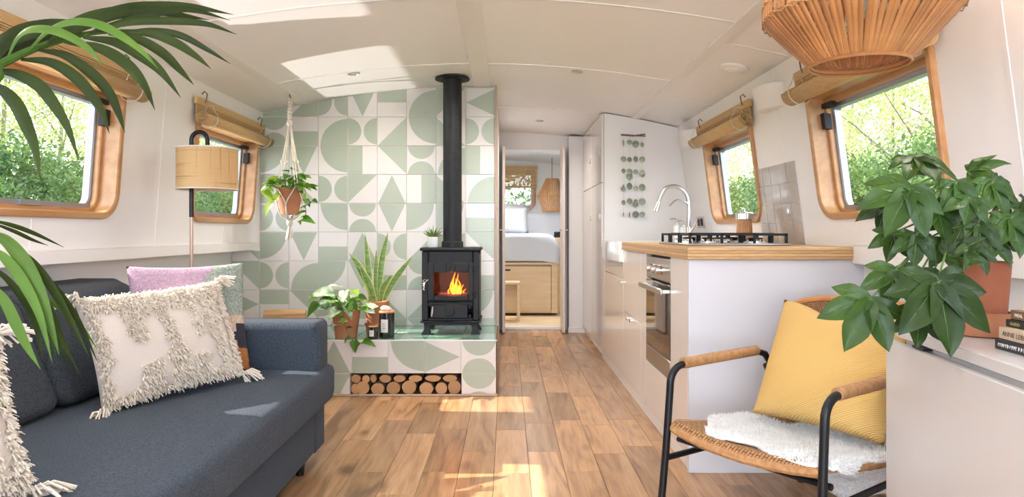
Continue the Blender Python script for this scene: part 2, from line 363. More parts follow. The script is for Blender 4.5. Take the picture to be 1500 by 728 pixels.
M['zellige'] = mat('zellige_tile', (0.50, 0.45, 0.40), 0.08, col2=(0.43, 0.385, 0.34), scale=6, bump=0.25, bscale=9, coat=0.6, rnd=0.07)
M['led'] = mat('lamp_lens', (0.6, 0.55, 0.5), 0.3)
M['brass'] = mat('old_brass', (0.20, 0.13, 0.07), 0.4, 0.8)
M['gold'] = mat('copper_pole', (0.55, 0.38, 0.30), 0.35, 0.6)
M['bk_black'] = mat('book_black', (0.02, 0.022, 0.028), 0.4)
M['bk_brown'] = mat('book_brown', (0.20, 0.11, 0.045), 0.5)
M['bk_beige'] = mat('book_beige', (0.62, 0.47, 0.34), 0.6)
M['paper'] = mat('page_edges', (0.75, 0.71, 0.63), 0.9)
M['print_white'] = mat('print_white', (0.85, 0.83, 0.8), 0.7)
M['print_gold'] = mat('print_gold', (0.5, 0.42, 0.1), 0.6)
M['print_dark'] = mat('print_dark', (0.10, 0.06, 0.04), 0.7)
M['rings'] = m_rings('log_end')
M['log_bark'] = mat('log_bark', (0.14, 0.08, 0.05), 0.95, col2=(0.24, 0.15, 0.09), scale=30, bump=0.5, bscale=60)
M['split'] = mat('split_wood', (0.58, 0.36, 0.18), 0.8, col2=(0.46, 0.26, 0.12), scale=5, stretch=(1, 12, 12))
M['grass'] = mat('bank_grass', (0.10, 0.19, 0.035), 0.95, col2=(0.2, 0.28, 0.06), scale=3)
M['ivy'] = mat('hedge_leaf', (0.055, 0.115, 0.028), 0.6, col2=(0.13, 0.21, 0.05), scale=0.8, transl=0.4)
M['willow'] = mat('spring_leaf', (0.28, 0.35, 0.085), 0.6, col2=(0.44, 0.46, 0.17), scale=0.7, transl=0.45)
M['twig'] = mat('grey_twig', (0.22, 0.18, 0.15), 0.9)
M['water'] = mat('canal_water', (0.05, 0.06, 0.04), 0.08, bump=0.15, bscale=4)
# ================================================================== the boat's shell
CX = -0.165
def ceil_z(x): return 2.03 - 0.079 * (x - CX) ** 2
def XL(z): return -(1.714 + 0.075 * (1.84 - z))
def XR(z): return 1.37 + 0.13 * (1.84 - z)
Y0, Y1 = -2.5, 9.8
YT = 4.8            # tiled bulkhead
YD = 7.0            # bedroom bulkhead

# floor: sub-floor and oak planks
fl = struct(MB().box(-1.98, 1.60, Y0, Y1, -0.06, -0.018).build('floor', M['subfloor']))
PW = 0.148
lens = [0.46, 0.62, 0.78, 0.98]
pm = {}
for l in lens:
    pm[l] = MB().box(-PW/2+0.0006, PW/2-0.0006, 0.0005, l-0.0005, -0.018, 0, 0.0011).mesh('plank', M['plank'], smooth=0)
rp = random.Random(3)
x = -0.052 - 13*PW + PW/2
while x < 1.56:
    y = -0.4 - rp.random()*0.6
    while y < YD - 0.05:
        l = rp.choice(lens)
        if y + l > -0.1: put('plank', pm[l], fl, (x, y, 0))
        y += l
    x += PW
struct(MB().box(-1.9, 1.55, YD+0.13, Y1, 0.001, 0.02).build('floor_bedroom', M['birch']))

# ceiling
def cz(u, v):
    xx = -1.80 + u*3.22; return Vector((xx, Y0 + v*(Y1-Y0), ceil_z(xx)))
ce = struct(MB().grid(cz, 28, 2).build('ceiling', M['ceiling'], smooth=180))
md = ce.modifiers.new('thick', 'SOLIDIFY'); md.thickness = 0.05; md.offset = 1
def strip_on_ceiling(name, x0, x1, y0, y1, t, n=1):
    mb = MB(); ls = []
    for i in range(n+1):
        a = x0 + (x1-x0)*i/n; za = ceil_z(a) + 0.004
        ls.append([Vector((a, y0, za)), Vector((a, y1, za)), Vector((a, y1, za-t-0.004)), Vector((a, y0, za-t-0.004))])
    return struct(mb.loops(ls).build(name, M['trim'], smooth=0))
strip_on_ceiling('trim_1', -1.455, -1.40, Y0, YT-0.01, 0.010)
strip_on_ceiling('trim_2', 1.00, 1.05, Y0, YD, 0.010)
strip_on_ceiling('trim_3', -0.225, -0.115, Y0, YT-0.01, 0.010)
for k, yy in enumerate((0.6, 1.8, 3.0, 4.17, 5.6)):
    strip_on_ceiling('trim_%d' % (4+k), -1.40 if yy < 4.5 else -0.07, 1.0, yy-0.009, yy+0.009, 0.004, 14)
strip_on_ceiling('trim_10', 1.05, 1.36, 3.28, 3.292, 0.002)
strip_on_ceiling('trim_11', 1.05, 1.36, 4.55, 4.562, 0.002)

# side walls with window openings
WZ0, WZ1 = 1.055, 1.645
def rrect(y0, y1, s0, s1, r, n=7, inset=0.0, rt=None):
    rt = max((r if rt is None else rt) - inset, 0.012)
    y0 += inset; y1 -= inset; s0 += inset; s1 -= inset; r = max(r - inset, 0.012)
    out = []
    rb = r
    for (cy, cs, a0, r) in ((y1-rt, s1-rt, 0, rt), (y0+rt, s1-rt, 90, rt), (y0+rb, s0+rb, 180, rb), (y1-rb, s0+rb, 270, rb)):
        for k in range(n+1):
            a = R(a0 + 90*k/n); out.append((cy + r*math.cos(a), cs + r*math.sin(a)))
    return out
class WallFrame:
    """local (along, height, outward depth) -> world, for leaning side walls and the upright end wall"""
    def __init__(s, side): s.side = side
    def P(s, y, z, d=0.0):
        if s.side == 'left':
            n = Vector((-1, 0, -0.075)).normalized(); return Vector((XL(z), y, z)) + n*d
        if s.side == 'right':
            n = Vector((1, 0, -0.13)).normalized(); return Vector((XR(z), y, z)) + n*d
        return Vector((y, Y1 + d, z))
FR = {k: WallFrame(k) for k in ('left', 'right', 'end')}
WINS = {'left': [(-1.3, -0.36), (0.35, 1.29), (2.14, 3.085), (3.80, 4.74), (7.9, 8.8)],
        'right': [(-1.3, -0.36), (0.55, 1.49), (2.235, 3.168), (3.884, 4.825), (7.9, 8.8)]}
def wall_with_holes(name, side, z0, z1, holes, a0, a1):
    fr = FR[side]
    polys = [[Vector((a0, z0, 0)), Vector((a1, z0, 0)), Vector((a1, z1, 0)), Vector((a0, z1, 0))]]
    for (h0, h1, hz0, hz1) in holes:
        polys.append([Vector((p[0], p[1], 0)) for p in rrect(h0, h1, hz0, hz1, 0.11, inset=0.02, rt=0.05)][::-1])
    tri = geometry.tessellate_polygon(polys)
    flat = [p for l in polys for p in l]
    mb = MB().add([fr.P(p.x, p.y) for p in flat], tri)
    o = struct(mb.build(name, M['wall'], smooth=0, recalc=False)); return o
wl = wall_with_holes('wall_left', 'left', 0.92, 1.85, [(a, b, WZ0, WZ1) for a, b in WINS['left']], Y0, Y1)
wr = wall_with_holes('wall_right', 'right', 0.92, 1.90, [(a, b, WZ0, WZ1) for a, b in WINS['right']], Y0, Y1)
# gunwale shelf and hull lining below it
struct(MB().box(-1.95, XL(0.9)+0.03, Y0, YT-0.001, 0.873, 0.93, 0.004).build('trim_12', M['trim']))
struct(MB().box(-1.99, -1.94, Y0, Y1, -0.05, 0.9).build('wall_left_hull', M['wall']))
struct(MB().box(XR(0.9)-0.06, 1.60, Y0, 2.83, 0.867, 0.945, 0.004).build('trim_13', M['trim']))
struct(MB().box(XR(0.9)-0.01, 1.60, 2.83, Y1, 0.80, 0.935).build('trim_14', M['trim']))
struct(MB().box(1.55, 1.60, Y0, Y1, -0.05, 0.9).build('wall_right_hull', M['wall']))
# lining seams
def seam(name, side, y, z0, z1, w=0.016):
    fr = FR[side]; q = []
    ls = [[fr.P(y-w/2, z, -0.0025), fr.P(y+w/2, z, -0.0025), fr.P(y+w/2, z, 0.002), fr.P(y-w/2, z, 0.002)] for z in (z0, z1)]
    return struct(MB().loops(ls).build(name, M['wall'], smooth=0))
n = 20
for side, ys in (('left', (1.72, 3.46)), ('right', (1.93, 3.53, 5.40))):
    for y in ys: seam('trim_%d' % n, side, y, 0.94, 1.83); n += 1
for side, ys in (('left', (2.55, 4.28)), ):
    for y in ys: seam('trim_%d' % n, side, y, 0.94, 1.05, 0.006); n += 1

def window(idx, side, a0, a1, z0=WZ0, z1=WZ1, r=0.115):
    fr = FR[side]; w = obj('window_%d' % idx, None); struct(w)
    def ring(name, prof, m, parent=w):
        ls = [[fr.P(p[0], p[1], d) for p in rrect(a0, a1, z0, z1, r, inset=i, rt=0.05)] for (i, d) in prof]
        return MB().loops(ls, ring=True).build(name, m, parent, smooth=35)
    ring('window_frame', [(0.0, 0.004), (0.0, -0.014), (0.004, -0.019), (0.024, -0.019), (0.03, -0.014), (0.034, 0.085), (0.0, 0.085)], M['wood'])
    ring('inner_frame', [(0.030, 0.055), (0.050, 0.055), (0.054, 0.060), (0.054, 0.100), (0.030, 0.100)], M['wood'])
    ring('metal_frame', [(0.050, 0.078), (0.064, 0.078), (0.070, 0.083), (0.070, 0.112), (0.050, 0.112)], M['alu'])
    lp = rrect(a0, a1, z0, z1, r, inset=0.068, rt=0.05)
    MB().add([fr.P(p[0], p[1], 0.097) for p in lp], [list(range(len(lp)))]).build('pane', M['glass'], w, smooth=0, recalc=False)
    if side != 'end':
        yb = a1 - 0.062 if True else a0
        def tb(y_0, y_1, za, zb, d0, d1):
            pts = [fr.P(y, z, d) for d in (d0, d1) for (y, z) in ((y_0, za), (y_1, za), (y_1, zb), (y_0, zb))]
            return MB().loops([pts[:4], pts[4:]])
        # bottom sill channel, latch at the top corner and stay arm
        tb(a0+0.09, a1-0.09, z0+0.048, z0+0.074, 0.06, 0.09).build('sill_channel', M['alu'], w, smooth=0)
        mid = (a0+a1)/2
        tb(mid-0.06, mid+0.06, z0+0.052, z0+0.070, 0.048, 0.062).build('latch', M['alu'], w, smooth=0)
        mb = tb(yb-0.012, yb+0.022, z1-0.17, z1-0.10, 0.030, 0.062)
        mb.build('stay_bracket', M['black'], w, smooth=0)
        tb(yb-0.07, yb+0.022, z1-0.075, z1-0.055, 0.040, 0.062).build('stay_arm', M['black'], w, smooth=0)
    return w
k = 1
for side in ('left', 'right'):
    for (a, b) in WINS[side]: window(k, side, a, b); k += 1

# bamboo blinds rolled up over the four windows in view
BL = {('left', 2): 'long bamboo roll blind above the near left window behind the palm frond',
      ('left', 3): 'small bamboo roll blind above the left window behind the floor lamp',
      ('right', 2): 'bamboo roll blind above the right window, partly behind the rattan pendant',
      ('right', 3): 'bamboo roll blind above the kitchen window beyond the hob'}
def blind(side, i, label):
    a0, a1 = WINS[side][i]; fr = FR[side]; t = thing('bamboo_blind', label, 'blind', fr.P((a0+a1)/2, 1.66, -0.03), 0, 'rolled bamboo blinds')
    inv = Matrix.Translation(-t.location)
    def q(y, z, d): return fr.P(y, z, d) - t.location
    e0, e1 = a0-0.06, a1+0.06
    ls = [[q(y, 1.745, -0.012), q(y, 1.745, -0.028), q(y, 1.705, -0.028), q(y, 1.705, -0.012)] for y in (e0, e1)]
    MB().loops(ls).build('head_rail', M['bamboo'], t, smooth=0)
    nsl = 9                                             # hanging slats between head rail and roll
    sl = None
    for j in range(nsl):
        z = 1.702 - j*0.0085
        ls = [[q(y, z, -0.020), q(y, z, -0.027), q(y, z-0.0072, -0.030), q(y, z-0.0072, -0.022)] for y in (e0+0.005, e1-0.005)]
        MB().loops(ls).build('slat', M['bamboo'], t, smooth=0)
    c = (1.628, -0.058)                                 # the roll: a spiral sheet with closed slats
    pts = []
    for s in range(60):
        a = s/59*2*math.pi*2.6; rr = 0.040 - 0.028*s/59
        pts.append((c[0] + rr*math.cos(a+1.3), c[1] - rr*math.sin(a+1.3)))
    mb = MB(); th = 0.0035
    ls = []
    for y in (e0, e1):
        ls.append([q(y, z, d) for (z, d) in pts])
    mb.grid(lambda u, v: ls[int(round(v))][min(int(round(u*59)), 59)], 59, 1)
    ro = mb.build('roll', M['bamboo'], t, smooth=60, recalc=False)
    md = ro.modifiers.new('thick', 'SOLIDIFY'); md.thickness = 0.003
    for y in (e0+0.10, e1-0.10):
        MB().tube([q(y, 1.775, -0.006), q(y, 1.79, -0.02), q(y, 1.775, -0.036), q(y, 1.745, -0.034), q(y, 1.725, -0.03)], 0.0035, 6).build('hook', M['brass'], t)
        loop = [q(y+0.003*math.sin(a*2), c[0] + 0.0505*math.cos(a) + (0.03 if math.cos(a) > 0.8 else 0), c[1] + 0.0505*math.sin(a)) for a in [R(20*i) for i in range(18)]]
        MB().tube(loop, 0.0022, 5, closed=True).build('cord', M['rope'], t)
    ye = e0 + 0.10 if side == 'right' else e1 - 0.10
    return t
for (side, i), lb in BL.items(): blind(side, i, lb)

# ------------------------------------------------------------------ tiled bulkhead
TW, TH = 0.2069, 0.2026
XT = -0.0816
def arc(cx, cy, r, a0, a1, n=14): return [(cx + r*math.cos(R(a0+(a1-a0)*k/n)), cy + r*math.sin(R(a0+(a1-a0)*k/n))) for k in range(n+1)]
g = 0.93
PAT = {
 '-': [],
 'Qtl': [[(0, 1)] + arc(0, 1, g, 270, 360)], 'Qtr': [[(1, 1)] + arc(1, 1, g, 180, 270)],
 'Qbl': [[(0, 0)] + arc(0, 0, g, 0, 90)], 'Qbr': [[(1, 0)] + arc(1, 0, g, 90, 180)],
 'Rt': [[(0, .5), (1, .5), (1, 1), (0, 1)]], 'Rb': [[(0, 0), (1, 0), (1, .5), (0, .5)]],
 'Rl': [[(0, 0), (.5, 0), (.5, 1), (0, 1)]], 'Rr': [[(.5, 0), (1, 0), (1, 1), (.5, 1)]],
 'Iu': [[(.04, 0), (.96, 0), (.5, .98)]], 'Id': [[(.04, 1), (.5, .02), (.96, 1)]],
 'Il': [[(.02, .5), (1, .04), (1, .96)]], 'Ir': [[(.98, .5), (0, .96), (0, .04)]],
 'Dtl': [[(0, 0.02), (.98, 1), (0, 1)]], 'Dtr': [[(1, 0.02), (1, 1), (.02, 1)]],
 'Dbl': [[(0, 0), (.98, 0), (0, .98)]], 'Dbr': [[(.02, 0), (1, 0), (1, .98)]],
 'Hlr': [arc(0, .5, .46, -90, 90), arc(1, .5, .46, 90, 270)], 'Htb': [arc(.5, 1, .46, 180, 360), arc(.5, 0, .46, 0, 180)],
}
def clip(poly, a, b, c):                       # keep a*x + b*y <= c
    out = []
    for i in range(len(poly)):
        p, q = poly[i], poly[(i+1) % len(poly)]
        dp, dq = a*p[0]+b*p[1]-c, a*q[0]+b*q[1]-c
        if dp <= 0: out.append(p)
        if dp*dq < 0:
            t = dp/(dp-dq); out.append((p[0]+(q[0]-p[0])*t, p[1]+(q[1]-p[1])*t))
    return out
tile_cache = {}
def tile_mesh(pat, w, h, planes=()):
    """a tile in the xz plane facing -y, origin bottom-left, optional cuts"""
    key = (pat, round(w, 4), round(h, 4))
    if not planes and key in tile_cache: return tile_cache[key]
    gp = 0.0013
    base = [(gp, gp), (w-gp, gp), (w-gp, h-gp), (gp, h-gp)]
    for pl in planes: base = clip(base, *pl)
    if len(base) < 3: return None
    mb = MB(); cxm = sum(p[0] for p in base)/len(base); czm = sum(p[1] for p in base)/len(base)
    e = 0.0012
    inn = [(p[0] + (e if p[0] < cxm else -e), p[1] + (e if p[1] < czm else -e)) for p in base]
    mb.loops([[Vector((p[0], 0.006, p[1])) for p in base], [Vector((p[0], 0.0012, p[1])) for p in base], [Vector((p[0], 0.0, p[1])) for p in inn]])
    for sh in PAT[pat]:
        po = [(max(gp+e, min(w-gp-e, p[0]*w)), max(gp+e, min(h-gp-e, p[1]*h))) for p in sh]
        for pl in planes: po = clip(po, pl[0], pl[1], pl[2]-e)
        if len(po) >= 3:
            mb.add([Vector((p[0], -0.0003, p[1])) for p in po], [list(range(len(po)))], 1)
    me = mb.mesh('tile', [M['tile_cream'], M['tile_green']], smooth=0, recalc=False)
    if not planes: tile_cache[key] = me
    return me
wb = MB()
pts = [(-1.93, 0), (XT, 0)] + [(XT - (XT+1.714)*k/10, ceil_z(XT - (XT+1.714)*k/10)) for k in range(11)] + [(XL(0.93), 0.93), (-1.93, 0.9)]
wb.prism([Vector((p[0], YT+0.006, p[1])) for p in pts], (0, 0.06, 0))
wb = struct(wb.build('wall_back', M['grout'], smooth=0))
ROWS = {-1: ['-', '-', '-', '-', '-', '-', '-', 'Rb', 'Dbl'],
 0: ['-', 'Rb', 'Dbr', 'Hlr', 'Id', 'Rt', 'Qbr', 'Dtl', 'Il'],
 1: ['-', 'Htb', 'Rb', 'Qbr', 'Hlr', 'Dbr', 'Qtr', 'Dbl', 'Hlr'],
 2: ['-', 'Qtl', 'Id', 'Qtr', 'Rl', 'Dtr', 'Htb', 'Qbr', 'Rl'],
 3: ['-', 'Rl', 'Dbl', 'Hlr', 'Dtl', 'Iu', 'Rr', 'Dbl', 'Qbr'],
 4: ['-', 'Hlr', '-', 'Qtr', 'Htb', 'Id', 'Qtl', 'Qtl', 'Rb'],
 5: ['Dtr', 'Qtl', 'Id', 'Rb', 'Iu', 'Hlr', 'Dbr', 'Hlr', 'Dtr'],
 6: ['Dtr', 'Hlr', 'Qbr', 'Qtl', 'Id', 'Rb', 'Htb', 'Rb', 'Rb'],
 7: ['Ir', 'Rt', 'Dtr', 'Qtl', 'Rb', 'Dbl', 'Dbr', 'Iu', 'Qtl'],
 8: ['Dbl', 'Dbl', 'Rt', 'Iu', 'Hlr', 'Rt', 'Dtr', 'Hlr', 'Rt']}
HZ = 0.342
for r, row in ROWS.items():
    zb = 1 + (4-r)*TH
    for c, pat in enumerate(row):
        x0 = XT - (9-c)*TW; pl = []
        # the ceiling's curve, as two chords per tile
        for (ua, ub) in ((0, .5), (.5, 1)):
            xa, xb = x0+ua*TW, x0+ub*TW; za, zb2 = ceil_z(xa)-zb-0.004, ceil_z(xb)-zb-0.004
            sl = (zb2-za)/(xb-xa)
            if min(za, zb2) < TH: pl.append((-sl, 1, za - sl*ua*TW))
        if zb < HZ: pl.append((0, -1, -(HZ-zb+0.002)))
        if c == 0:
            if zb + TH > 0.871:
                if zb > 0.86: continue
                pl.append((0, 1, 0.871-zb))
            pl.append((-1, 0, 1.93 + x0))
        if c == 1 and zb > 0.8:          # leaning wall line x >= XL(z)
            pl.append((-1, 0.0 - 0.075 + 0.0, -(XL(zb) - x0)) if False else (-1, 0.075, -(XL(zb)-x0)))
        me = tile_mesh(pat, TW, TH, tuple(pl))
        if me: put('tile', me, wb, (x0, YT, zb))
# exposed timber edge of the bulkhead and the corridor partition
struct(MB().box(XT+0.0005, XT+0.014, YT-0.012, YT+0.07, HZ, ceil_z(XT)-0.002, 0.002).build('trim_40', M['wood_pink']))
struct(MB().box(XT-0.05, XT+0.008, YT+0.071, YD, 0, 2.024).build('wall_corridor', M['wall']))

# ------------------------------------------------------------------ hearth
hx0, hx1, hy0 = -1.93, -0.055, 4.167
NX0, NX1, NZ = -0.958, -0.275, 0.137
he = thing('tiled_hearth', 'raised stove hearth clad in cream and sage tiles with log niche', 'hearth', (0, 0, 0))
mb = MB()
F = hy0+0.006
mb.box(hx0, NX0, F, YT, 0, HZ-0.006); mb.box(NX1, hx1-0.012, F, YT, 0, HZ-0.006); mb.box(NX0, NX1, F, YT, NZ, HZ-0.006); mb.box(NX0, NX1, F+0.40, YT, 0, NZ)
mb.build('hearth_core', M['grout'], he, smooth=0)
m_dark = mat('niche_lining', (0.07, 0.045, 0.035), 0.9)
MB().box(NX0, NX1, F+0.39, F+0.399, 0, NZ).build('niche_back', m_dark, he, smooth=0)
MB().box(hx1-0.0115, hx1, hy0, YT, 0, HZ, 0.002).build('side_panel', M['wood_edge'], he)
TF = 0.2217; HT1 = 0.2003
fx = [hx1 - 0.002 - TF*k for k in range(1, 10)]
FRONT = {0: ('Htb', 'Htb'), 1: ('Ir', 'Qtl'), 2: ('Qtr', 'Id'), 3: ('Rb', 'Htb'), 4: ('Iu', 'Id'), 5: ('Qbl', 'Qtl'), 6: ('Htb', 'Rb'), 7: ('Dtl', 'Iu'), 8: ('Rl', 'Qtr')}
for k, x0 in enumerate(fx):
    pl = [(-1, 0, -(hx0-x0))] if x0 < hx0 else []
    me = tile_mesh(FRONT[k][0], TF, 0.2026, tuple(pl))
    if me: put('tile', me, he, (x0, hy0, NZ))
    zz = NZ - 0.2026; pl2 = [(0, -1, -(0.006-zz))] + pl
    if x0 < NX1 and x0+TF > NX0:
        if x0 < NX0 and x0+TF > NX0: pl2.append((1, 0, NX0-x0))
        elif x0+TF > NX1: pl2.append((-1, 0, -(NX1-x0)))
        else: continue
    me = tile_mesh(FRONT[k][1], TF, 0.2026, tuple(pl2))
    if me: put('tile', me, he, (x0, hy0, zz))
tt = MB().box(0.0013, TF-0.0013, 0.0013, 0.3155, -0.006, 0, 0.001).mesh('top_tile', M['hearth_green'], smooth=0)
for x0 in fx:
    if x0 < hx0-0.02: continue
    for j in range(2): put('top_tile', tt, he, (x0, hy0+0.001+j*0.3162, HZ))
MB().box(hx0, hx1-0.002, hy0-0.003, hy0+0.003, HZ-0.006, HZ+0.001).build('edge_trim', M['ceramic'], he)
MB().box(-1.0, NX1+0.05, hy0-0.016, hy0-0.001, 0.0005, 0.013, 0.003).build('base_bead', M['wood_pink'], he)
MB().box(NX1+0.052, hx1, hy0-0.016, hy0-0.001, 0.0005, 0.016, 0.003).build('base_bead', M['wood_pink'], he)
MB().box(hx0, -1.002, hy0-0.016, hy0-0.001, 0.0005, 0.016, 0.003).build('base_bead', M['wood_pink'], he)

# logs in the niche
def log(px, pz, rx, rz, row, i, seed, wedge=False):
    rr = random.Random(seed); npt = 14
    prof = []
    for k in range(npt):
        a = 2*math.pi*k/npt; f = 1 + rr.uniform(-.05, .05)
        if wedge and math.sin(a) > 0.1: f *= 0.72 + 0.2*abs(math.cos(a))
        prof.append((rx*f*math.cos(a), rz*f*math.sin(a)))
    ls = [[Vector((p[0]*s, y, p[1]*s)) for p in prof] for (y, s) in ((0, .97), (0.004, 1), (0.30, 1), (0.304, .97))]
    mb = MB(); mb.loops(ls, 0, False, False); mb.add(ls[0], [list(range(npt))], 1); mb.add(ls[-1], [list(range(npt))], 1)
    o = mb.build('log', [M['log_bark'], M['rings']], None, smooth=50)
    o.location = (px, hy0+0.012+rr.random()*0.02, pz)
    tag(o, 'cut log in the hearth niche, %s row, %s' % (row, ORD[i]), 'log', 'logs in the hearth niche')
bot = [(155, 40, 50), (240, 62, 61), (375, 60, 55), (510, 65, 58), (650, 68, 64), (805, 64, 57), (935, 56, 55), (1055, 60, 64)]
for i, (cx, rx, rz) in enumerate(bot):
    rx = rx*.000695*0.97; rz = rz*.000695; X = (490+cx/6-742)*hy0/1000
    if i == 0: X = NX0+0.030; rx = .028
    if i == 7: X = NX1-0.046
    log(X, rz+0.001, rx, rz, 'bottom', i, 10+i)
top = [(185, 46, 44), (272, 38, 40), (335, 30, 50), (440, 58, 40), (565, 60, 36), (705, 66, 36), (860, 76, 34), (1010, 70, 38)]
for i, (cx, rx, rz) in enumerate(top):
    X = (490+cx/6-742)*hy0/1000
    if i == 0: X = NX0+0.034
    log(X, 0.103, min(rx*.000695*.95, .05), min(rz*.00068, .0295), 'top', i, 40+i, True)

# ------------------------------------------------------------------ bedroom bulkhead with double door
DX0, DX1, DZ = -0.02, 0.555, 1.845
b0 = MB()
b0.box(XT+0.008, DX0-0.03, YD, YD+0.05, 0, 2.03); b0.box(DX1+0.03, 1.5, YD, YD+0.05, 0, 2.03); b0.box(DX0-0.03, DX1+0.03, YD, YD+0.05, DZ+0.02, 2.03)
b0.box(-1.93, XT-0.05, YD, YD+0.05, 0, 2.03)
struct(b0.build('wall_bedroom', M['wall'], smooth=0))
d0 = MB(); d0.box(DX0-0.03, DX0, YD-0.006, YD+0.06, 0, DZ+0.02); d0.box(DX1, DX1+0.03, YD-0.006, YD+0.06, 0, DZ+0.02); d0.box(DX0, DX1, YD-0.006, YD+0.06, DZ, DZ+0.02)
struct(d0.build('trim_41', M['wall'], smooth=0))
for k, (xa, xb, sg) in enumerate(((DX0-0.022, DX0+0.006, 1), (DX1-0.006, DX1+0.022, -1))):
    dr = obj('door_%d' % (k+1), None); struct(dr)
    MB().box(xa, xb, YD-0.30, YD-0.008, 0.012, DZ-0.004, 0.002).build('door_leaf', M['door_paint'], dr)
    for zz in (1.02, ):
        for s2 in (-1, 1):
            xk = xa if s2 < 0 else xb
            MB().lathe([(0.006, 0), (0.006, 0.012), (0.013, 0.016), (0.013, 0.024), (0.008, 0.028)], 12, T=Matrix.Translation((xk, YD-0.27, zz)) @ Matrix.Rotation(R(90*s2), 4, 'Y')).build('knob', M['chrome'], dr)
struct(MB().box(DX0, DX1, YD-0.02, YD+0.12, 0.0, 0.03, 0.004).build('trim_42', M['white']))
# pilaster beside the door
struct(MB().box(0.62, 0.79, 6.80, 6.999, 0, ceil_z(.79)-0.002, 0.002).build('wall_pilaster', M['wall']))
struct(MB().box(0.614, 0.79, 6.79, 6.80, 0, 0.05).build('baseboard_pilaster', M['trim'], smooth=0))
# end walls
we = wall_with_holes('wall_end', 'end', 0, 2.06, [(-0.40, 0.42, 1.32, 1.90)], -1.95, 1.58)
window(11, 'end', -0.40, 0.42, 1.32, 1.90)
st = MB()       # stern bulkhead behind the photographer with a wide glazed double door opening
st.box(-1.98, -1.36, Y0-0.06, Y0, 0, 2.05); st.box(0.96, 1.58, Y0-0.06, Y0, 0, 2.05); st.box(-1.36, 0.96, Y0-0.06, Y0, 1.92, 2.05); st.box(-1.36, 0.96, Y0-0.06, Y0, 0, 0.35)
struct(st.build('wall_stern', M['wall'], smooth=0))
sd = obj('door_3', None); struct(sd)
MB().box(-1.36, 0.96, Y0-0.04, Y0-0.034, 0.35, 1.92).build('pane', M['glass'], sd, smooth=0)
for xm in (-1.36, -0.23, 0.93): MB().box(xm, xm+0.03, Y0-0.06, Y0-0.01, 0.35, 1.92).build('stile', M['wood'], sd)
# ================================================================== kitchen
KX = 0.76
def yx(px, X=KX): return X*1000/(px-742)
TU = 5.47
# tall units along the corridor
tall_edges = [TU, 6.13, 6.79]
for k in range(2):
    y0, y1 = tall_edges[k], tall_edges[k+1]
    t = thing('tall_cupboard', ['glossy cream tall cupboard beside the sink with the shell mobile on its side', 'glossy cream tall cupboard next to the bedroom door pilaster'][k], 'cupboard', (KX, y0, 0), 0, 'tall corridor cupboards')
    zt = ceil_z(KX+0.02)-0.012
    mb = MB(); nseg = 6
    ls = []
    for i in range(nseg+1):
        xx = KX+0.022 + (1.46-KX-0.022)*i/nseg; z = min(ceil_z(xx)-0.006, 1.88 if xx > 1.39 else 9)
        ls.append([Vector((xx-KX, 0.0, 0.0)), Vector((xx-KX, y1-y0-0.002, 0.0)), Vector((xx-KX, y1-y0-0.002, z)), Vector((xx-KX, 0.0, z))])
    mb.loops(ls).build('carcass', M['wall'], t, smooth=0)
    for (za, zb) in ((0.06, 1.395), (1.40, zt)):
        d = MB().box(0, 0.02, 0.002, y1-y0-0.003, za, zb, 0.002).build('door', M['cab'], t)
        zk = 1.10 if za < 1 else 1.62
        MB().box(-0.012, 0.0, 0.045, 0.062, zk, zk+0.05, 0.003).build('handle', M['white'], d)
    MB().box(0.03, 0.05, 0.0, y1-y0, 0.0, 0.058).build('plinth', M['wall'], t, smooth=0)

WT, WB = 0.938, 0.886          # worktop
IY = 2.833                     # end of the run facing the room
def base_unit(name, label, y0, y1, fronts, ztop=WB, cat='cabinet'):
    t = thing(name, label, cat, (KX, y0, 0), 0, 'white base units under the worktop')
    L = y1-y0
    MB().box(0.021, 0.66, 0.001, L-0.001, 0.06, ztop-0.001).build('carcass', M['white'], t, smooth=0)
    MB().box(0.006, 0.02, 0.0, L, 0.0, 0.058).build('plinth', M['white'], t, smooth=0)
    for (nm, za, zb, knobs) in fronts:
        d = MB().box(0, 0.02, 0.0015, L-0.0015, za+0.0015, zb-0.0015, 0.0015).build(nm, M['cab'], t)
        for (ky, kz) in knobs:
            MB().lathe([(0.005, 0), (0.005, 0.010), (0.011, 0.014), (0.011, 0.020), (0.006, 0.024)], 12, T=Matrix.Translation((0, ky*L, kz)) @ Matrix.Rotation(R(-90), 4, 'Y')).build('knob', M['chrome'], d)
    return t
SY0, SY1 = 4.44, 5.30
base_unit('sink_cabinet', 'white cabinet with drawer and door below the ceramic sink', SY0, SY1, [('drawer', 0.70, 0.805, []), ('door', 0.06, 0.70, [(0.06, 0.672)])], 0.80)
base_unit('narrow_cabinet', 'narrow cream cabinet filling the gap beside the tall cupboard', SY1, TU, [('door', 0.06, WB, [])])
base_unit('drawer_cabinet', 'white two-drawer cabinet between sink and oven', 3.86, SY0, [('drawer', 0.486, WB, []), ('drawer', 0.06, 0.486, [(0.62, 0.468), (0.40, 0.468)])])
base_unit('filler_cabinet', 'thin white filler cabinet strip just left of the oven', 3.71, 3.86, [('door', 0.06, WB, [])])
ec = base_unit('end_cabinet', 'white end cabinet between oven and the peninsula end panel', 2.856, 3.165, [('door', 0.06, WB, [])])
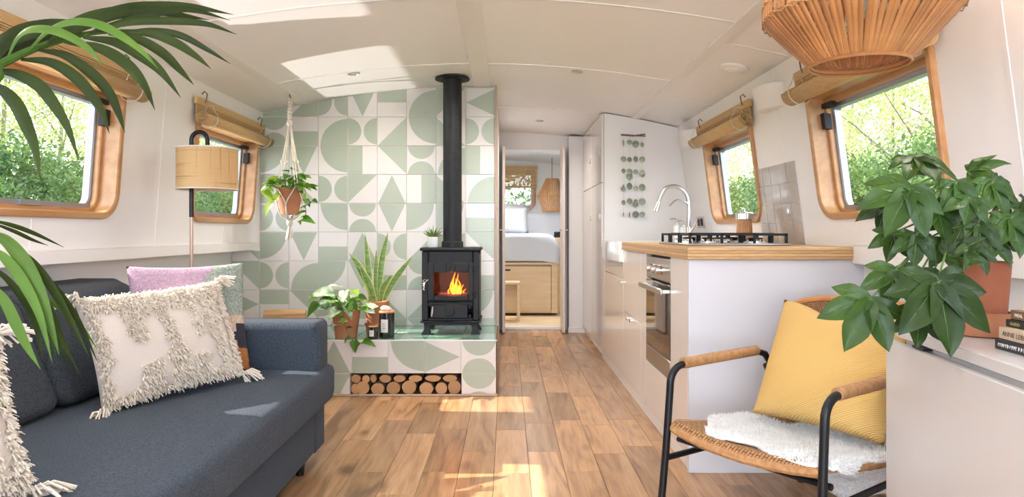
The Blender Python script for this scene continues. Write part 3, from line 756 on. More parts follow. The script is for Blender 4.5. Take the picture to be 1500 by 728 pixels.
# oven housing + oven
t = thing('built_in_oven', 'stainless steel built-in oven with dark glass door and three knobs', 'oven', (KX, 3.165, 0))
OL = 3.71-3.165
MB().box(0.03, 0.60, 0.002, OL-0.002, 0.31, WB-0.002).build('oven_body', M['black'], t, smooth=0)
MB().box(0.0, 0.03, 0.002, OL-0.002, 0.762, 0.872, 0.002).build('control_panel', M['steel'], t)
dd = MB().box(-0.002, 0.03, 0.002, OL-0.002, 0.40, 0.752, 0.002).build('oven_door', M['ovenglass'], t)
MB().box(-0.002, 0.03, 0.002, OL-0.002, 0.312, 0.397, 0.002).build('lower_panel', M['steel'], t)
MB().box(-0.046, -0.034, 0.01, OL-0.01, 0.706, 0.734, 0.004).build('handle', M['steel'], dd)
for yy in (0.02, OL-0.04): MB().box(-0.036, 0.0, yy, yy+0.018, 0.712, 0.730, 0.002).build('handle_post', M['steel'], dd)
for yy in (0.16, 0.27, 0.38):
    MB().lathe([(0.021, 0), (0.021, 0.018), (0.017, 0.034), (0.004, 0.036)], 18, T=Matrix.Translation((0, yy, 0.815)) @ Matrix.Rotation(R(-90), 4, 'Y')).build('knob', M['chrome'], t)
t = thing('oven_plinth_drawer', 'low white drawer front under the oven', 'drawer', (KX, 3.165, 0))
MB().box(0, 0.02, 0.0015, OL-0.0015, 0.06, 0.306, 0.0015).build('drawer_front', M['cab'], t); MB().box(0.021, 0.6, 0.002, OL-0.002, 0.06, 0.306).build('box', M['white'], t, smooth=0)
MB().box(0.006, 0.02, 0, OL, 0, 0.058).build('plinth', M['white'], t, smooth=0)
# end panel facing the room
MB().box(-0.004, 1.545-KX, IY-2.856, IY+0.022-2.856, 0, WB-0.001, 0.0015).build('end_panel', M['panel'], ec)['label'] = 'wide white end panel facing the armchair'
# worktop (ply with stacked edge)
t = thing('worktop', 'thick honey ply kitchen worktop running to the window wall', 'worktop', (KX, IY, WB))
mb = MB()
nl = 4; th = (WT-WB)/nl
m_ply2 = mat('ply_core', (0.55, 0.34, 0.16), 0.45, col2=(0.45, 0.26, 0.11), scale=5, stretch=(4, 4, 40))
for i in range(nl):
    MB().box(-0.012, 0.725, -0.014, SY0-IY-0.001, i*th, (i+1)*th-0.0006, 0.0008).build('ply_layer', M['ply'] if i % 2 else m_ply2, t)
tag(MB().box(1.235, 1.485, SY0, TU-0.002, WB, WT, 0.002).build('worktop_ledge', M['white']), 'white worktop strip behind the sink carrying the tap', 'worktop')
# belfast sink
t = thing('belfast_sink', 'white ceramic butler sink set at the far end of the worktop', 'sink', (0.735, SY0, 0.805))
mb = MB(); a, b, z0, z1 = 0.0, 0.497, 0.0, 0.13; L = SY1-SY0-0.02
out = lambda z, i: [Vector((p[0], p[1], z)) for p in rrect(a, b, 0.006, L, 0.03, 5, i)]
mb.loops([out(0, 0), out(z1-0.006, 0), out(z1, 0.006), out(z1, 0.030), out(z1-0.008, 0.036), out(0.03, 0.045), out(0.02, 0.09)])
mb.build('basin', M['ceramic'], t, smooth=50)
MB().lathe([(0.035, 0.0205), (0.035, 0.024), (0.012, 0.022)], 16, (0.25, L/2, 0)).build('drain', M['chrome'], t)
# tap
TX, TY = 1.28, 4.80
t = thing('kitchen_tap', 'tall brushed steel pull-down tap with arched spout over the sink', 'tap', (TX, TY, WT))
zt = lambda y: 1-(y-340)*TY/1000 - WT
xt = lambda x: (x-742)*TY/1000 - TX
MB().lathe([(0.030, 0), (0.030, 0.012), (0.022, 0.018), (0.020, 0.09), (0.014, 0.10)], 18).build('body', M['steel'], t)
arcp = spline([(0, 0, 0.09), (0, 0, zt(300)), (xt(1005), 0, zt(285)), (xt(995), 0, zt(275)), (xt(985), 0, zt(272.5)), (xt(975), 0, zt(276)), (xt(968), 0, zt(287)), (xt(964), 0, zt(297))], 6)
MB().tube(arcp, 0.0125, 10).build('spout', M['steel'], t)
MB().tube([(xt(965), 0, zt(296)), (xt(962.5), 0, zt(302)), (xt(959.5), 0, zt(309))], [0.015, 0.018, 0.024], 14).build('spray_head', M['steel'], t)
MB().tube(spline([(-0.005, -0.02, zt(299)), (xt(1000), -0.02, zt(295)), (xt(990), -0.02, zt(293.5)), (xt(979.5), -0.02, zt(302))], 5), 0.006, 8).build('filter_spout', M['steel'], t)
MB().tube([(0, -0.02, 0.06), (0.03, -0.03, 0.10), (0.05, -0.035, 0.16)], [0.008, 0.007, 0.006], 8).build('lever', M['steel'], t)
# soap bottles
def soap(name, label, x, y, h, r):
    t = thing(name, label, 'dispenser', (x, y, WT))
    MB().lathe([(r, 0), (r, h*0.62), (r*0.8, h*0.68), (r*0.35, h*0.71), (r*0.35, h*0.76)], 16).build('bottle', M['ceramic'], t)
    MB().lathe([(r*0.45, h*0.76), (r*0.45, h*0.8), (r*0.2, h*0.81), (r*0.2, h*0.95)], 10).build('collar', M['steel'], t)
    MB().tube([(0, 0, h*0.95), (-0.02, 0, h*0.985), (-0.05, 0, h*0.95)], 0.006, 8).build('pump', M['steel'], t)
soap('soap_dispenser', 'white soap dispenser with pump left of the tap', 1.262, 5.06, 0.165, 0.026)
soap('lotion_dispenser', 'taller white pump bottle right behind the tap', 1.305, 5.02, 0.150, 0.03)
# socket on the wall behind the tap
t = thing('wall_socket', 'brushed steel double socket on the wall behind the tap', 'socket', FR['right'].P(5.15, 1.07, -0.001))
def rbox(mb, side, y0, y1, z0, z1, d0, d1, o):
    fr = FR[side]; pts = [fr.P(y, z, d) - o for d in (d0, d1) for (y, z) in ((y0, z0), (y1, z0), (y1, z1), (y0, z1))]
    return mb.loops([pts[:4], pts[4:]])
rbox(MB(), 'right', 5.06, 5.24, 1.03, 1.115, -0.008, 0.0, t.location).build('plate', M['steel'], t, smooth=0)
for yy in (5.09, 5.17): rbox(MB(), 'right', yy, yy+0.045, 1.045, 1.10, -0.011, -0.008, t.location).build('switch', M['black'], t, smooth=0)
# hob
HX0, HX1, HY0, HY1 = 0.83, 1.30, 3.11, 3.72
t = thing('gas_hob', 'stainless steel gas hob with black cast iron pan supports', 'hob', (HX0, HY0, WT+0.0005))
a, b = HX1-HX0, HY1-HY0
MB().box(0, a, 0, b, 0, 0.010, 0.003).build('hob_plate', M['steel'], t)
for (ux, uy, rr) in ((.27, .24, .034), (.27, .76, .045), (.76, .24, .045), (.76, .76, .034), (.52, .5, .055)):
    bn = MB().lathe([(rr*1.1, 0.010), (rr*1.1, 0.018), (rr, 0.022), (rr*0.9, 0.028)], 20, (ux*a, uy*b, 0)).build('burner', M['chrome'], t)
    MB().lathe([(rr*0.75, 0.028), (rr*0.78, 0.034), (rr*0.2, 0.037)], 20, (ux*a, uy*b, 0)).build('burner_cap', M['black'], bn)
for (u0, u1) in ((.03, .34), (.36, .66), (.68, .97)):
    mb = MB(); y0, y1 = u0*b, u1*b; h = 0.056; r_ = 0.006
    for (p, q) in (((.02*a+.0, y0+.01), (.98*a, y0+.01)), ((.02*a, y1-.01), (.98*a, y1-.01))):
        mb.box(p[0], q[0], p[1]-r_, p[1]+r_, h-0.011, h, 0.002)
    for ux in (.03, .34, .66, .97):
        mb.box(ux*a-r_, ux*a+r_, y0+.004, y1-.004, h-0.011, h, 0.002)
        for yy in (y0+.01, y1-.01): mb.box(ux*a-r_, ux*a+r_, yy-r_, yy+r_, 0.010, h-0.01, 0.002)
    mb.box(.08*a, .92*a, (y0+y1)/2-r_, (y0+y1)/2+r_, h-0.010, h+0.002, 0.002)
    mb.build('pan_support', M['black'], t)
for i in range(5):
    MB().lathe([(0.014, 0.010), (0.014, 0.026), (0.011, 0.030)], 14, (0.035, b*(0.2+0.11*i)*0.9, 0)).build('control_knob', M['chrome'], t)
# coffee grinder / mill with fluted wooden body
t = thing('fluted_mill', 'fluted wooden mill with chrome lid and crank behind the hob', 'mill', (1.345, 3.86, WT+0.001))
mb = MB(); nfl = 48
ls = []
for (r, z) in ((0.048, 0), (0.047, 0.01), (0.039, 0.125), (0.038, 0.13)):
    ls.append([Vector(((r-(0.0022 if k % 2 else 0))*math.cos(2*math.pi*k/nfl), (r-(0.0022 if k % 2 else 0))*math.sin(2*math.pi*k/nfl), z)) for k in range(nfl)])
mb.loops(ls).build('body', M['wood'], t, smooth=20)
MB().lathe([(0.044, 0.13), (0.049, 0.135), (0.049, 0.165), (0.04, 0.172), (0.01, 0.174)], 24).build('lid', M['chrome'], t)
MB().tube([(0, 0, 0.172), (0, 0, 0.19), (-0.03, -0.01, 0.195)], 0.005, 8).build('crank', M['chrome'], t)
# zellige splashback
ws = thing('splashback', 'square of glossy taupe handmade tiles beside the kitchen window', 'splashback', FR['right'].P(3.66, 0.94, 0))
ty, tz = 0.108, 0.1035
for i in range(5):
    for j in range(4):
        y0 = 3.39+i*ty; z0 = 0.942+j*tz; dd = -0.006 - random.random()*0.003
        rbox(MB(), 'right', y0+0.0015, y0+ty-0.0015, z0+0.0015, z0+tz-0.0015, dd, 0.0, ws.location).build('tile', M['zellige'], ws, smooth=0)
rbox(MB(), 'right', 3.388, 3.932, 0.94, 0.942+4*tz, -0.003, 0.0005, ws.location).build('grout_bed', M['grout'], ws, smooth=0)
# shell mobile on the side of the tall cupboard
SYM = TU-0.035
sm = thing('shell_mobile', 'wall hanging of green glass discs on strings from a twig', 'wall hanging', W(928, 198, SYM))
def sp(x, y): return W(x, y, SYM) - sm.location
MB().tube([sp(909.5, 197.5), sp(928, 199), sp(945, 196.5)], 0.006, 6).build('twig', M['bark'], sm)
MB().tube([sp(911, 197), sp(930, 198.5), sp(945.5, 199.5)], 0.005, 6).build('twig', M['bark'], sm)
MB().tube([sp(928, 198.5), sp(928, 198.5)+Vector((0, 0.034, 0.01))], 0.003, 6).build('nail', M['brass'], sm)
disc = {}
for rr_ in (0.020, 0.024, 0.028):
    disc[rr_] = MB().lathe([(rr_*0.9, -0.0012), (rr_, 0), (rr_*0.9, 0.0012)], 16, T=Matrix.Rotation(R(90), 4, 'X')).mesh('disc', M['shell'], smooth=30)
rd = random.Random(5)
for c_, xx in enumerate((913.2, 922, 931, 940.5)):
    MB().tube([sp(xx, 198), sp(xx, 318)], 0.0007, 4).build('string', M['rope'], sm)
    for ry in (210.5, 232, 252, 274, 295, 315.5):
        for e_ in range(1 if rd.random() < 0.7 else 2):
            put('disc', disc[rd.choice([0.020, 0.024, 0.028])], sm, sp(xx, ry + rd.uniform(-2, 2) + e_*5) + Vector((0, 0.004*(e_*2-1), 0)), (0, 0, rd.choice([0, 0.2, -0.3, 0.5, 1.2])))

# white plaster wall lights; those out of view are added to brighten the ceiling
def sconce(label, y, z, w, h, side='right', power=4.0):
    sg = 1 if side == 'right' else -1
    t = thing('wall_light', label, 'light', FR[side].P(y, z, 0), 0 if sg > 0 else math.pi, 'white half-bowl wall lights')
    ln = 0.13 if sg > 0 else 0.075
    mb = MB(); n = 16; ls = []
    for (zz, f) in ((h/2, 1.0), (h/2-0.004, 1.0), (-h/2+0.01, 0.86), (-h/2, 0.82)):
        ls.append([Vector((-abs(math.sin(math.pi*k/n))*0.085*f - zz*ln, -math.cos(math.pi*k/n)*w/2*f, zz)) for k in range(n+1)])
    mb.loops(ls, 0, False, True)
    mb.loops([[Vector((p.x*0.93, p.y*0.95, p.z)) for p in ls[0]], [Vector((p.x*0.9, p.y*0.9, p.z+0.01)) for p in ls[2]]], 0, False, False)
    mb.build('bowl', M['trim'], t, smooth=50)
    MB().box(-0.014, 0.006, -w*0.3, w*0.3, -h*0.35, h*0.35).build('back_plate', M['trim'], t, smooth=0)
    MB().lathe([(0.004, -0.02), (0.018, -0.012), (0.02, 0.01), (0.01, 0.028)], 12, (-0.042, 0, -0.01)).build('bulb', M['label'], t)
    if not power: return
    d = bpy.data.lights.new('ceiling_fill', 'SPOT'); d.energy = power; d.color = (1.0, 0.945, 0.885); d.spot_size = R(150); d.spot_blend = 1.0; d.shadow_soft_size = 0.03
    o = bpy.data.objects.new('ceiling_fill', d); C.objects.link(o); o.parent = t; o.location = (-0.060, 0, h/2-0.012); o.rotation_euler = (0, R(180+22), 0)
sconce('white half-bowl wall light between the two right windows', 3.56, 1.695, 0.30, 0.115, power=0)
sconce('white half-bowl wall light in the kitchen corner beside the shell mobile', 5.13, 1.695, 0.30, 0.115, power=0)
sconce('added unseen white half-bowl wall light over the drop-leaf table, out of frame', 1.86 - 0.25, 1.60, 0.28, 0.115, power=18)
sconce('added unseen white half-bowl wall light on the right near the stern', -0.1, 1.60, 0.28, 0.115, power=18)
sconce('added unseen white half-bowl wall light above the near end of the sofa, out of frame', 1.55, 1.60, 0.28, 0.115, 'left', 18)
sconce('added unseen white half-bowl wall light on the left near the stern', -0.1, 1.60, 0.28, 0.115, 'left', 18)

# ceiling fittings
def downlight(label, x, y, r, power):
    z = ceil_z(x); slope = math.atan(2*0.079*(x-CX))
    t = thing('ceiling_light', label, 'light', (x, y, z-0.0005), 0, 'recessed ceiling lights'); t.rotation_euler = (0, slope, 0)
    MB().lathe([(r*1.25, 0.002), (r*1.25, -0.004), (r*1.0, -0.007), (r*0.92, -0.004), (r*0.9, 0.001)], 24, cap0=False, cap1=False).build('bezel', M['steel'], t)
    MB().lathe([(r*0.9, -0.001), (r*0.3, -0.003)], 24).build('lens', M['led'], t)
    d = bpy.data.lights.new('bulb', 'SPOT'); d.energy = power; d.color = (1.0, 0.945, 0.885); d.spot_size = R(165); d.spot_blend = 0.9; d.shadow_soft_size = 0.06
    o = bpy.data.objects.new('bulb', d); C.objects.link(o); o.parent = t; o.location = (0, 0, -0.02)
downlight('small recessed ceiling light left of the flue', -0.945, 4.22, 0.030, 6)
downlight('larger round ceiling light on the middle beam in front of the flue', -0.172, 3.99, 0.047, 9)
downlight('small recessed ceiling light right of the flue towards the kitchen', 0.44, 4.25, 0.030, 9)
for i_, (xx, yy) in enumerate(((-0.945, 1.9), (0.44, 1.9), (-0.172, 0.6), (-0.945, -0.8), (0.44, -0.8))):  # unseen ceiling lights added as fill for the near half of the room
    downlight(['added unseen ceiling light above the near sofa', 'added unseen ceiling light beside the rattan pendant', 'added unseen ceiling light on the middle beam above the camera', 'added unseen ceiling light over the stern, left', 'added unseen ceiling light over the stern, right'][i_], xx, yy, 0.030, 10 if yy < 1.5 else 4)
downlight('small recessed ceiling light in the corridor before the bedroom', 0.3, 6.2, 0.03, 6)
downlight('added unseen ceiling light over the bed, left', -0.7, 8.3, 0.03, 16)  # this pair is added out of sight to brighten the bedroom
downlight('added unseen ceiling light over the bed, right', 0.3, 8.0, 0.03, 16)
t = thing('ceiling_vent', 'round white ceiling vent above the kitchen peninsula', 'vent', (1.215, 3.64, ceil_z(1.215)-0.0005)); t.rotation_euler = (0, math.atan(2*0.079*(1.215-CX)), 0)
MB().lathe([(0.075, 0.001), (0.075, -0.010), (0.065, -0.017), (0.052, -0.018)], 28).build('ring', M['trim'], t)
MB().lathe([(0.05, -0.018), (0.046, -0.024), (0.02, -0.030), (0.004, -0.031)], 28).build('cap', M['trim'], t)

# ================================================================== bedroom
BY = 8.0
t = thing('storage_bed', 'high birch ply storage bed seen through the bedroom doorway', 'bed', (0, BY, 0))
MB().box(-1.9, 0.60, 0.02, 1.72, 0.05, 0.62).build('bed_base', M['birch'], t, smooth=0)
dr = MB().box(-0.60, 0.520, 0.0, 0.02, 0.075, 0.600, 0.001).build('drawer_front', M['birch'], t)
MB().box(-0.02, 0.045, -0.002, 0.003, 0.545, 0.565).build('slot_handle', M['blackmetal'], dr, smooth=0)
MB().box(0.526, 0.60, 0.0, 0.019, 0.05, 0.62, 0.001).build('side_stile', M['birch'], t)
MB().box(0.5202, 0.5258, 0.004, 0.019, 0.075, 0.604).build('shadow_gap', M['blackmetal'], t, smooth=0)
MB().box(-0.60, 0.526, 0.004, 0.019, 0.601, 0.606).build('shadow_gap', M['blackmetal'], t, smooth=0)
MB().box(-1.9, 0.61, -0.01, 1.72, 0.62, 0.645, 0.002).build('bed_deck', M['birch'], t)
MB().box(-1.9, 0.58, 0.03, 1.68, 0.645, 0.90, 0.05).build('mattress', M['linen_white'], t)
def duv(u, v):
    xx = -1.9 + u*2.52; q = max(0.0, (xx-0.42)/0.2)
    z = 0.985 - 0.05*q*q - 0.20*max(0, q-0.6)
    if v < 0.4:
        yy = -0.025 + 0.02*math.sin(xx*9)*0.4; zz = 0.66 + (z-0.05-0.66)*(v/0.4) - 0.03*q
    elif v < 0.6:
        a = (v-0.4)/0.2*math.pi/2; yy = 0.05 - 0.075*math.cos(a); zz = z-0.05+0.05*math.sin(a)
    else: yy = 0.05 + (v-0.6)/0.4*1.2; zz = z
    return Vector((xx, yy, zz))
dv = MB().grid(duv, 40, 24).build('duvet', M['linen'], None, smooth=180, recalc=False); dv.location = (0, BY, 0)
md = dv.modifiers.new('thick', 'SOLIDIFY'); md.thickness = 0.025; md.offset = -1
tag(dv, 'pale blue-grey duvet draped over the storage bed', 'duvet')
def pillow_mesh(w, h, t_, n=18, chop=0.0, edge=0.06, m=None, mats=None, regions=None, pw=0.42):
    """a stuffed cushion in the xz plane facing -y, centred on the origin"""
    def fn(side):
        def f(u, v):
            a, b = u*2-1, v*2-1
            th = t_/2 * (max(0, 1-a*a)*max(0, 1-b*b))**pw
            x = a*w/2*(1-edge*(1-b*b)); z = b*h/2*(1-edge*(1-a*a))
            if chop and b > 0: z -= chop*h*(b**2)*math.exp(-(a/0.5)**2)
            return Vector((x, -side*th, z))
        return f
    mb = MB()
    for side in (1, -1): mb.grid(fn(side), n, n)
    if regions:
        k = 0
        for side in (1, -1):
            for i in range(n):
                for j in range(n): mb.m[k] = regions((i+.5)/n, (j+.5)/n); k += 1
    me = mb.mesh('cushion', mats or [m], smooth=180, recalc=False)
    bm = bmesh.new(); bm.from_mesh(me); bmesh.ops.remove_doubles(bm, verts=bm.verts, dist=0.0005); bmesh.ops.recalc_face_normals(bm, faces=bm.faces); bm.to_mesh(me); bm.free()
    return me
pm1 = pillow_mesh(0.62, 0.36, 0.16, 12, m=M['linen_white'])
for i, (xx, yy, zz, rx, lb) in enumerate(((-0.02, 9.05, 1.16, -12, 'grey pillow propped upright at the head of the bed'), (0.02, 9.35, 1.305, -80, 'flat white pillow lying on top behind the upright pillow'))):
    o = put('bed_pillow', pm1, None, (xx, yy, zz), (R(rx), 0, 0)); tag(o, lb, 'pillow', 'pillows on the bed')
t = thing('headboard_shelf', 'white boxed headboard shelf under the bedroom window', 'shelf', (0, 9.5, 0)); MB().box(-1.9, 1.4, -0.26, 0.28, 0.9, 1.235, 0.004).build('box', M['linen_white'], t); MB().box(-1.9, 1.4, -0.27, 0.28, 1.235, 1.25, 0.003).build('shelf_top', M['white'], t)
t = thing('step_stool', 'small light birch step stool in front of the bed', 'stool', (0.0, 7.62, 0.0))
MB().box(-0.22, 0.15, -0.12, 0.12, 0.425, 0.45, 0.003).build('top', M['birch'], t)
for xx in (-0.22, 0.115): MB().box(xx, xx+0.034, -0.12, 0.12, 0, 0.425, 0.003).build('leg', M['birch'], t)
MB().box(-0.19, 0.115, 0.05, 0.07, 0.28, 0.425).build('rail', M['birch'], t)
t = thing('small_camera', 'small black camera on the bed edge by the door', 'camera', (0.625, 8.28, 0.935))
MB().box(-0.05, 0.05, -0.025, 0.025, 0, 0.07, 0.008).build('body', M['blackmetal'], t); MB().lathe([(0.028, 0), (0.028, 0.03), (0.02, 0.034)], 16, T=Matrix.Translation((0, -0.025, 0.035)) @ Matrix.Rotation(R(90), 4, 'X')).build('lens', M['blackmetal'], t)
tag(MB().box(0.60, 0.72, 8.15, 8.42, 0.0, 0.934, 0.003).build('bedside_ledge', M['birch']), 'birch ledge beside the bed by the doorway', 'ledge')
# end-wall blind half lowered
t = thing('bedroom_blind', 'half lowered bamboo blind on the bedroom window', 'blind', (0.0, Y1-0.03, 1.93))
MB().box(-0.44, 0.44, -0.02, 0.0, -0.03, 0.012, 0.002).build('head_rail', M['bamboo'], t)
for j in range(13): MB().box(-0.43, 0.43, -0.016, -0.010, -0.05-j*0.0195, -0.033-j*0.0195).build('slat', M['bamboo'], t, smooth=0)
MB().box(-0.43, 0.43, -0.03, -0.006, -0.30, -0.285, 0.002).build('bottom_rail', M['bamboo'], t)
MB().tube([(0.27, -0.022, 0), (0.27, -0.03, -0.27)], 0.003, 5).build('cord', M['rope'], t)
# small rattan pendant in the bedroom
t = thing('bedroom_pendant', 'small fringed rattan pendant lamp hanging in the bedroom', 'pendant lamp', (0.60, 9.0, 1.28))
prof = [(0.13, 0.0), (0.135, 0.02), (0.20, 0.20), (0.19, 0.215), (0.09, 0.41), (0.085, 0.42)]
nst = 40
for k in range(nst):
    a = 2*math.pi*k/nst; da = 0.055
    mb = MB(); mb.grid(lambda u, v: Vector(((lambda r_, z_: (r_*math.cos(a+(v-.5)*2*da), r_*math.sin(a+(v-.5)*2*da), z_))(*prof[min(int(round(u*5)), 5)]))), 5, 1)
    mb.build('strip', M['rattan_light'], t, smooth=0, recalc=False)
for (r_, z_) in ((0.13, 0.0), (0.203, 0.205), (0.088, 0.42)): MB().tube([(r_*math.cos(R(15*i)), r_*math.sin(R(15*i)), z_) for i in range(24)], 0.006, 6, closed=True).build('ring', M['rattan'], t)
MB().tube([(0, 0, 0.42), (0, 0, ceil_z(.6)-1.28)], 0.004, 6).build('cord', M['blackmetal'], t)
MB().tube([(-0.088, 0, 0.42), (0.088, 0, 0.42)], 0.004, 6).build('cross_bar', M['rattan'], t)
# ================================================================== stove
sx, sf = -0.359, 4.372
t = thing('wood_stove', 'small black cast iron wood-burning stove with a lit fire', 'stove', (sx, sf, HZ+0.0005))
z = lambda y: 1-(y-340)*4.372/1000 - HZ
hw = 0.184; D = 0.30
zb, zt_ = z(470), z(368)
mb = MB()
mb.box(-hw, -hw+0.02, 0.012, D, zb, zt_, 0.004); mb.box(hw-0.02, hw, 0.012, D, zb, zt_, 0.004); mb.box(-hw, hw, D-0.02, D, zb, zt_, 0.004)
mb.box(-hw, hw, 0.012, D, zb, zb+0.02, 0.004); mb.box(-hw, hw, 0.012, D, zt_-0.02, zt_, 0.004)
mb.box(-hw, -0.142, 0.0, 0.02, zb, zt_, 0.006); mb.box(0.142, hw, 0.0, 0.02, zb, zt_, 0.006)
mb.box(-0.142, 0.142, 0.002, 0.02, z(387), zt_, 0.004); mb.box(-0.142, 0.142, 0.004, 0.02, z(449), z(441), 0.002)
mb.box(-0.142, 0.142, 0.004, 0.28, z(441)-0.01, z(441)+0.004, 0.002); mb.box(-0.142, 0.142, 0.004, 0.02, zb, z(467), 0.002)
mb.build('body', M['black'], t)
MB().box(-hw+0.021, hw-0.021, D-0.06, D-0.021, z(441), z(395)).build('firebrick', M['firebrick'], t, smooth=0)
for s in (-1, 1): MB().box(s*0.150, s*0.1625, 0.03, D-0.06, z(441), z(395)).build('firebrick', M['firebrick'], t, smooth=0)
MB().box(-hw-0.012, hw+0.012, -0.014, D+0.012, zt_+0.001, z(363), 0.006).build('top_plate', M['black'], t)
MB().box(-hw-0.010, hw+0.010, -0.010, D+0.01, z(473), zb-0.001, 0.005).build('base_plate', M['black'], t)
# door with window
dx0, dx1, dz0, dz1 = -0.146, 0.146, z(440), z(385)
wx0, wx1, wz0, wz1 = -0.105, 0.115, z(433), z(399)
mb = MB()
mb.box(dx0, wx0, -0.016, 0.003, dz0, dz1, 0.004); mb.box(wx1, dx1, -0.016, 0.003, dz0, dz1, 0.004)
mb.box(wx0-0.002, wx1+0.002, -0.0155, 0.003, dz0, wz0, 0.004); mb.box(wx0-0.002, wx1+0.002, -0.0155, 0.003, wz1, dz1, 0.004)
dr = mb.build('door', M['black'], t)
MB().box(wx0, wx1, -0.006, -0.003, wz0, wz1).build('glass', M['stoveglass'], dr, smooth=0)
def knob(cx, cz, r_, par):
    T = Matrix.Translation((cx, -0.015, cz)) @ Matrix.Rotation(R(90), 4, 'X')
    MB().lathe([(r_, 0), (r_, 0.006), (r_*0.9, 0.010), (r_*0.78, 0.010), (r_*0.75, 0.007), (r_*0.25, 0.007), (r_*0.22, 0.016), (0.003, 0.018)], 24, T=T).build('air_wheel', M['black'], par)
knob(0.002, z(391.5), 0.031, dr)
MB().tube([(dx0+0.004, -0.018, z(410)), (dx0-0.014, -0.030, z(413)), (dx0-0.020, -0.032, z(418))], 0.006, 8).build('latch', M['chrome'], dr)
coil = [(dx0-0.020+0.007*math.cos(i*1.0), -0.034+0.007*math.sin(i*1.0), z(409) - 0.0026*i) for i in range(28)]
MB().tube(coil, 0.0035, 6).build('coil_handle', M['chrome'], dr)
for zz in (z(394), z(432)): MB().tube([(dx1+0.008, -0.012, zz-0.016), (dx1+0.008, -0.012, zz+0.016)], 0.009, 10).build('hinge', M['black'], t)
# ash door
ad = MB().box(-0.126, 0.112, -0.012, 0.004, z(466), z(446), 0.004).build('ash_door', M['black'], t)
knob(-0.004, z(456), 0.031, ad)
MB().tube([(-0.112, -0.014, z(449)), (-0.114, -0.026, z(456)), (-0.118, -0.026, z(463))], [0.006, 0.007, 0.009], 8).build('handle', M['chrome'], ad)
for zz in (z(449), z(463)): MB().tube([(0.124, -0.008, zz-0.010), (0.124, -0.008, zz+0.010)], 0.009, 10).build('hinge', M['black'], t)
# legs
for s in (-1, 1):
    for yy in (0.035, D-0.035):
        x1 = s*0.150
        ls = []
        for (zz, a, o_) in ((0, 0.030, 0.010), (0.010, 0.026, 0.008), (0.035, 0.017, 0.004), (0.075, 0.024, 0.0), (z(473)+0.001, 0.034, -0.008)):
            cx = x1 + s*o_
            ls.append([Vector((cx-a, yy-a*.8, zz)), Vector((cx+a, yy-a*.8, zz)), Vector((cx+a, yy+a*.8, zz)), Vector((cx-a, yy+a*.8, zz))])
        MB().loops(ls).build('leg', M['black'], t, smooth=25)
MB().box(-hw+0.01, hw-0.01, 0.02, D-0.02, z(473)-0.018, z(473)-0.001, 0.003).build('ash_lip', M['black'], t)
# fire
fz = z(441)+0.005
for (cx, cy, ln, an) in ((0.0, 0.12, 0.20, 4), (0.03, 0.18, 0.18, -8), (-0.04, 0.16, 0.16, 12)):
    T = Matrix.Translation((cx, cy, fz+0.022)) @ Matrix.Rotation(R(an), 4, 'Z') @ Matrix.Rotation(R(90), 4, 'Y')
    MB().lathe([(0.016, -ln/2), (0.02, -ln/2+0.01), (0.02, ln/2-0.01), (0.016, ln/2)], 10, T=T).build('burning_log', M['ember_log'], t)
rf = random.Random(11)
for (cx, cy, h, w_, core) in ((0.012, 0.10, 0.150, 0.022, 0), (0.030, 0.11, 0.135, 0.020, 0), (0.048, 0.12, 0.100, 0.020, 0), (-0.004, 0.12, 0.105, 0.018, 0), (0.064, 0.12, 0.065, 0.016, 0), (-0.020, 0.11, 0.050, 0.014, 0), (0.040, 0.10, 0.080, 0.018, 0), (0.08, 0.12, 0.035, 0.012, 0),
                            (0.020, 0.085, 0.105, 0.011, 1), (0.040, 0.09, 0.065, 0.012, 1), (0.004, 0.09, 0.055, 0.010, 1), (0.056, 0.095, 0.04, 0.011, 1)):
    path = []; rad = []; ph = rf.random()*6
    for i in range(9):
        u = i/8; path.append((cx + 0.012*math.sin(ph+u*5)*u, cy, fz+0.03+h*u)); rad.append(w_*(0.55+0.9*u*(1-u)*1.6)*(1-u)**0.7+0.0008)
    MB().tube(path, rad, 8, flat=0.5).build('flame', M['fire_core'] if core else M['fire'], t, smooth=180)
ln_ = bpy.data.lights.new('firelight', 'POINT'); ln_.energy = 0.6; ln_.color = (1, 0.42, 0.12); ln_.shadow_soft_size = 0.05
lo = bpy.data.objects.new('firelight', ln_); C.objects.link(lo); lo.parent = t; lo.location = (0.02, 0.05, fz+0.09)
# flue
t2 = thing('stove_flue', 'matt black flue pipe rising from the stove to the ceiling', 'flue pipe', (sx, 4.53, HZ+z(363)+0.001))
H = ceil_z(sx)-(HZ+z(363))-0.004
MB().lathe([(0.072, 0), (0.072, 0.034), (0.066, 0.040)], 28).build('collar', M['black'], t2)
MB().lathe([(0.062, 0.040), (0.062, H-0.012)], 28).build('pipe', M['black'], t2)
MB().lathe([(0.064, H-0.016), (0.115, H-0.014), (0.115, H-0.006), (0.11, H-0.004)], 32).build('ceiling_plate', M['black'], t2)

